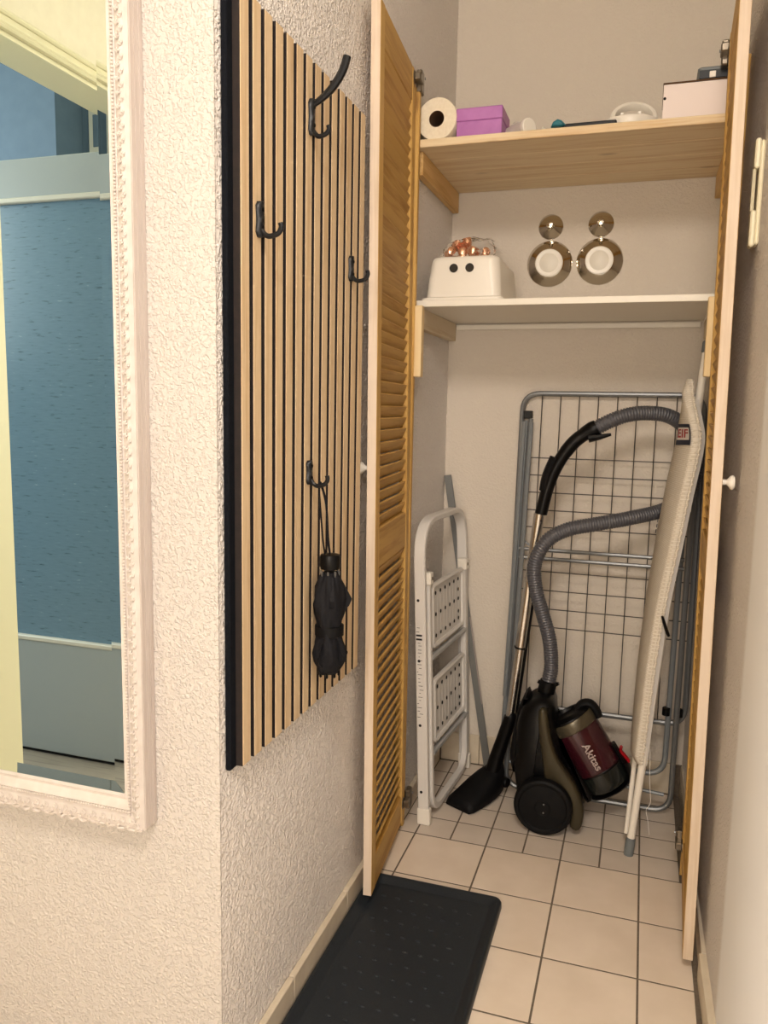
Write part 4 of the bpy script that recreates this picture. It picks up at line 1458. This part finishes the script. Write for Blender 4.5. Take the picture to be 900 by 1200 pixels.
def valve(label, cx, cz):
    r = Rooted('valve_cover', label, 'valve cover', (cx, Y_B, cz), 'chrome valve covers on the closet back wall')
    r.part(MB().lathe([(0.037, 0.0), (0.0375, 0.0012), (0.0365, 0.0025), (0.018, 0.013), (0.011, 0.018), (0.009, 0.020)], (cx, Y_B, cz), (0, -1, 0), 40), 'chrome_rosette', M['chrome'])
    r.part(MB().lathe([(0.0105, 0.014), (0.0105, 0.036), (0.0090, 0.040), (0, 0.0415)], (cx, Y_B, cz), (0, -1, 0), 20), 'chrome_cap', M['chrome'])


meter('left of the two large chrome water meter covers on the wall', -0.307, 1.650, 0)
meter('right of the two large chrome water meter covers on the wall', -0.158, 1.652, 1)
valve('small chrome valve cover above the left water meter cover', -0.308, 1.760)
valve('small chrome valve cover above the right water meter cover', -0.159, 1.761)
hk = plain('wall_screw', 'small wall screw under the right end of the pine shelf', 'screw', MB().lathe([(0.0022, 0), (0.0022, 0.012), (0.0055, 0.013), (0.0055, 0.015), (0, 0.0165)], (xr(2.45), 2.45, 1.80), (-1, 0, 0), 10), M['nickel'], (xr(2.45), 2.45, 1.80))

# ------------------------------------------------------------------ things on the pine shelf
ZP = 1.896
rl = Rooted('toilet_roll', 'white toilet paper roll on the left end of the pine shelf', 'toilet roll', (-0.561, 2.17, ZP))
rc = (-0.561, 2.122, ZP + 0.0535)
rl.part(MB().lathe([(0.0205, 0.0), (0.0525, 0.0005), (0.0535, 0.002), (0.0535, 0.095), (0.0525, 0.0965), (0.0205, 0.097), (0.0205, 0.0)], rc, (0.04, 1, 0), 40, caps=False), 'paper', M['paper'])
cb = MB()
cb.lathe([(0.0206, 0.0005), (0.0206, 0.096), (0.0192, 0.096), (0.0192, 0.0005), (0.0206, 0.0005)], rc, (0.04, 1, 0), 30, caps=False)
rl.part(cb, 'cardboard_core', M['cardboard'])
px0, px1 = -0.508, -0.390
pb = Rooted('purple_box', 'shiny purple carton beside the toilet roll', 'box', (-0.45, 2.17, ZP))
pb.part(MB().cbox(px0, px1, 2.125, 2.235, ZP + 0.0005, ZP + 0.042, 0.002), 'carton', M['purple'])
pb.part(MB().cbox(px0 - 0.0012, px1 + 0.0012, 2.1235, 2.2365, ZP + 0.042, ZP + 0.074, 0.002), 'carton_lid', M['purple'])
# white crumpled tissue behind the carton
rings = []
for z, r in ((0.0005, 0.022), (0.02, 0.026), (0.045, 0.024), (0.062, 0.018), (0.072, 0.006)):
    rings.append([(-0.375 + r * (1 + 0.22 * math.sin(3 * a + z * 90)) * math.cos(a), 2.262 + r * (1 + 0.2 * math.sin(4 * a + z * 60)) * math.sin(a), ZP + z + (0.004 * math.sin(5 * a) if z > 0.01 else 0)) for a in [2 * PI * k / 18 for k in range(18)]])
tag(MB().loft(rings, smooth=False).build('paper_tissue', M['white_paint']), 'crumpled white paper sticking up behind the purple carton', 'paper')
tb = Rooted('white_tube', 'short white tube with a round cap facing out, right of the purple carton', 'tube', (-0.335, 2.19, ZP))
tp = Vector((-0.3225, 2.150, ZP + 0.0225))
tb.part(MB().lathe([(0, 0), (0.0205, 0.0), (0.0222, 0.0015), (0.0222, 0.010), (0.0205, 0.0105)], tp, (-0.75, 0.66, 0), 28), 'tube_cap', M['white_plastic'])
tb.part(MB().lathe([(0.0200, 0.009), (0.0200, 0.085), (0.018, 0.087), (0, 0.087)], tp, (-0.75, 0.66, 0), 24), 'tube_body', M['white_paint'])
MBs = MB()
MBs.tube(smooth_path([(-0.293, 2.16, ZP + 0.012), (-0.285, 2.16, ZP + 0.010), (-0.268, 2.16, ZP + 0.006), (-0.240, 2.16, ZP + 0.004)], 4), [0.011, 0.012, 0.010, 0.009, 0.008, 0.007, 0.006, 0.006, 0.005, 0.0045, 0.004, 0.004, 0.0035], 10)
tag(MBs.build('plastic_stick', M['white_plastic']), 'tiny white plastic stick between the white tube and the teal brush', 'stick')
bh = Rooted('hand_brush', 'teal headed brush with a flat black handle on the pine shelf', 'brush', (-0.18, 2.16, ZP))
bp = [(-0.268, 1.908), (-0.263, 1.920), (-0.252, 1.926), (-0.242, 1.922), (-0.233, 1.913), (-0.228, 1.907)]
bh.part(MB().prism([(x, max(z, ZP + 0.0008)) for x, z in [(a, b + 0.002) for a, b in bp]] , 2.135, 2.175, b=0.005, smooth=True), 'brush_head', M['teal'], sharp=50)
bh.part(MB().cbox(-0.238, -0.108, 2.138, 2.166, ZP + 0.007, ZP + 0.019, 0.003), 'handle', M['black_plastic'])
bh.part(MB().cbox(-0.244, -0.200, 2.138, 2.172, ZP + 0.0005, ZP + 0.007, 0.002), 'brush_pad', M['dark'])
rd = Rooted('lamp_fitting', 'round white plastic fitting with an upright ring beside the white box', 'lamp fitting', (-0.01, 2.24, ZP))
rd.part(MB().lathe([(0, 0.0005), (0.060, 0.0005), (0.068, 0.006), (0.072, 0.022), (0.070, 0.030), (0.064, 0.033), (0, 0.030)], (-0.080, 2.215, ZP), (0, 0, 1), 40), 'base_dish', M['white_plastic'])
ra = Vector((0.12, -0.80, 0.55)).normalized()
rd.part(MB().lathe([(0.046, 0), (0.056, 0), (0.058, 0.004), (0.058, 0.016), (0.055, 0.019), (0.047, 0.019), (0.045, 0.014), (0.046, 0)], (-0.073, 2.245, ZP + 0.042), ra, 36, caps=False), 'ring', M['white_plastic'])
for x in (-0.098, -0.056):
    rd.part(MB().cbox(x - 0.004, x + 0.004, 2.176, 2.182, ZP + 0.030, ZP + 0.046, 0.001), 'clip', M['white_plastic'])
fb = MB()
rings = []
for z, r in ((0.0005, 0.020), (0.018, 0.026), (0.040, 0.022), (0.052, 0.008)):
    rings.append([(-0.150 + r * (1 + 0.25 * math.sin(4 * a + z * 80)) * math.cos(a), 2.285 + r * (1 + 0.2 * math.sin(3 * a)) * math.sin(a), ZP + z) for a in [2 * PI * k / 16 for k in range(16)]])
tag(fb.loft(rings, smooth=False).build('film_wrap', M['film']), 'crumpled clear film behind the round white fitting', 'film')
wb = Rooted('white_box', 'pinkish white carton with a dark lid edge on the right end of the pine shelf', 'box', (0.09, 2.2, ZP))
bx0, bx1 = -0.003, 0.155
wb.part(MB().cbox(bx0, bx1, 2.128, 2.30, ZP + 0.0005, ZP + 0.084, 0.0015), 'carton', M['pink_white'])
wb.part(MB().cbox(bx0 - 0.0012, bx1 + 0.001, 2.1265, 2.3015, ZP + 0.0845, ZP + 0.0875, 0.0008), 'lid_edge', M['cardboard'])
wb.part(MB().lathe([(0.0035, 0), (0.0035, 0.0006), (0, 0.0006)], (bx0 + 0.004, 2.128, ZP + 0.052), (0, -1, 0), 10), 'grip_hole', M['dark'])
dt = Rooted('dark_tray', 'small dark tray with a white clip on top of the white carton', 'tray', (0.12, 2.2, ZP + 0.0875))
dx0, dx1, dz = 0.072, 0.152, ZP + 0.0878
rings = []
for z, d in ((0.0, 0.003), (0.028, 0.0), (0.030, 0.002), (0.028, 0.004), (0.004, 0.006)):
    rings.append([(x, y, dz + z) for x, y in rrect(dx0 + d, dx1 - d, 2.135 + d, 2.26 - d, 0.008, 3)])
dt.part(MB().loft(rings, smooth=False), 'tray', M['grey_plastic'])
dt.part(MB().cbox(dx0 + 0.004, dx1 - 0.004, 2.133, 2.1355, dz + 0.003, dz + 0.022, 0.0008), 'front_panel', M['rubber_tray'])
dt.part(MB().cbox(dx0 + 0.026, dx0 + 0.040, 2.130, 2.1345, dz + 0.004, dz + 0.018, 0.001), 'clip', M['white_plastic'])

# ------------------------------------------------------------------ intercom handset on the right wall
yi0, yi1 = 1.745, 1.785
ic = Rooted('intercom', 'cream wall intercom seen edge-on behind the right louvred door', 'intercom', (xr(1.74), 1.74, 1.52))
xw = xr(yi1)
ic.part(MB().cbox(xw - 0.007, xw + 0.001, yi0 + 0.004, yi1, 1.530, 1.725, 0.003), 'back_case', M['cream_plastic'])
ic.part(MB().cbox(xw - 0.017, xw - 0.0065, yi0, yi1 - 0.008, 1.672, 1.728, 0.003), 'earpiece', M['cream_plastic'])
ic.part(MB().cbox(xw - 0.017, xw - 0.0065, yi0, yi1 - 0.008, 1.526, 1.594, 0.003), 'mouthpiece', M['cream_plastic'])
ic.part(MB().cbox(xw - 0.018, xw - 0.012, yi0 + 0.006, yi1 - 0.014, 1.592, 1.674, 0.003), 'handset_grip', M['cream_plastic'])
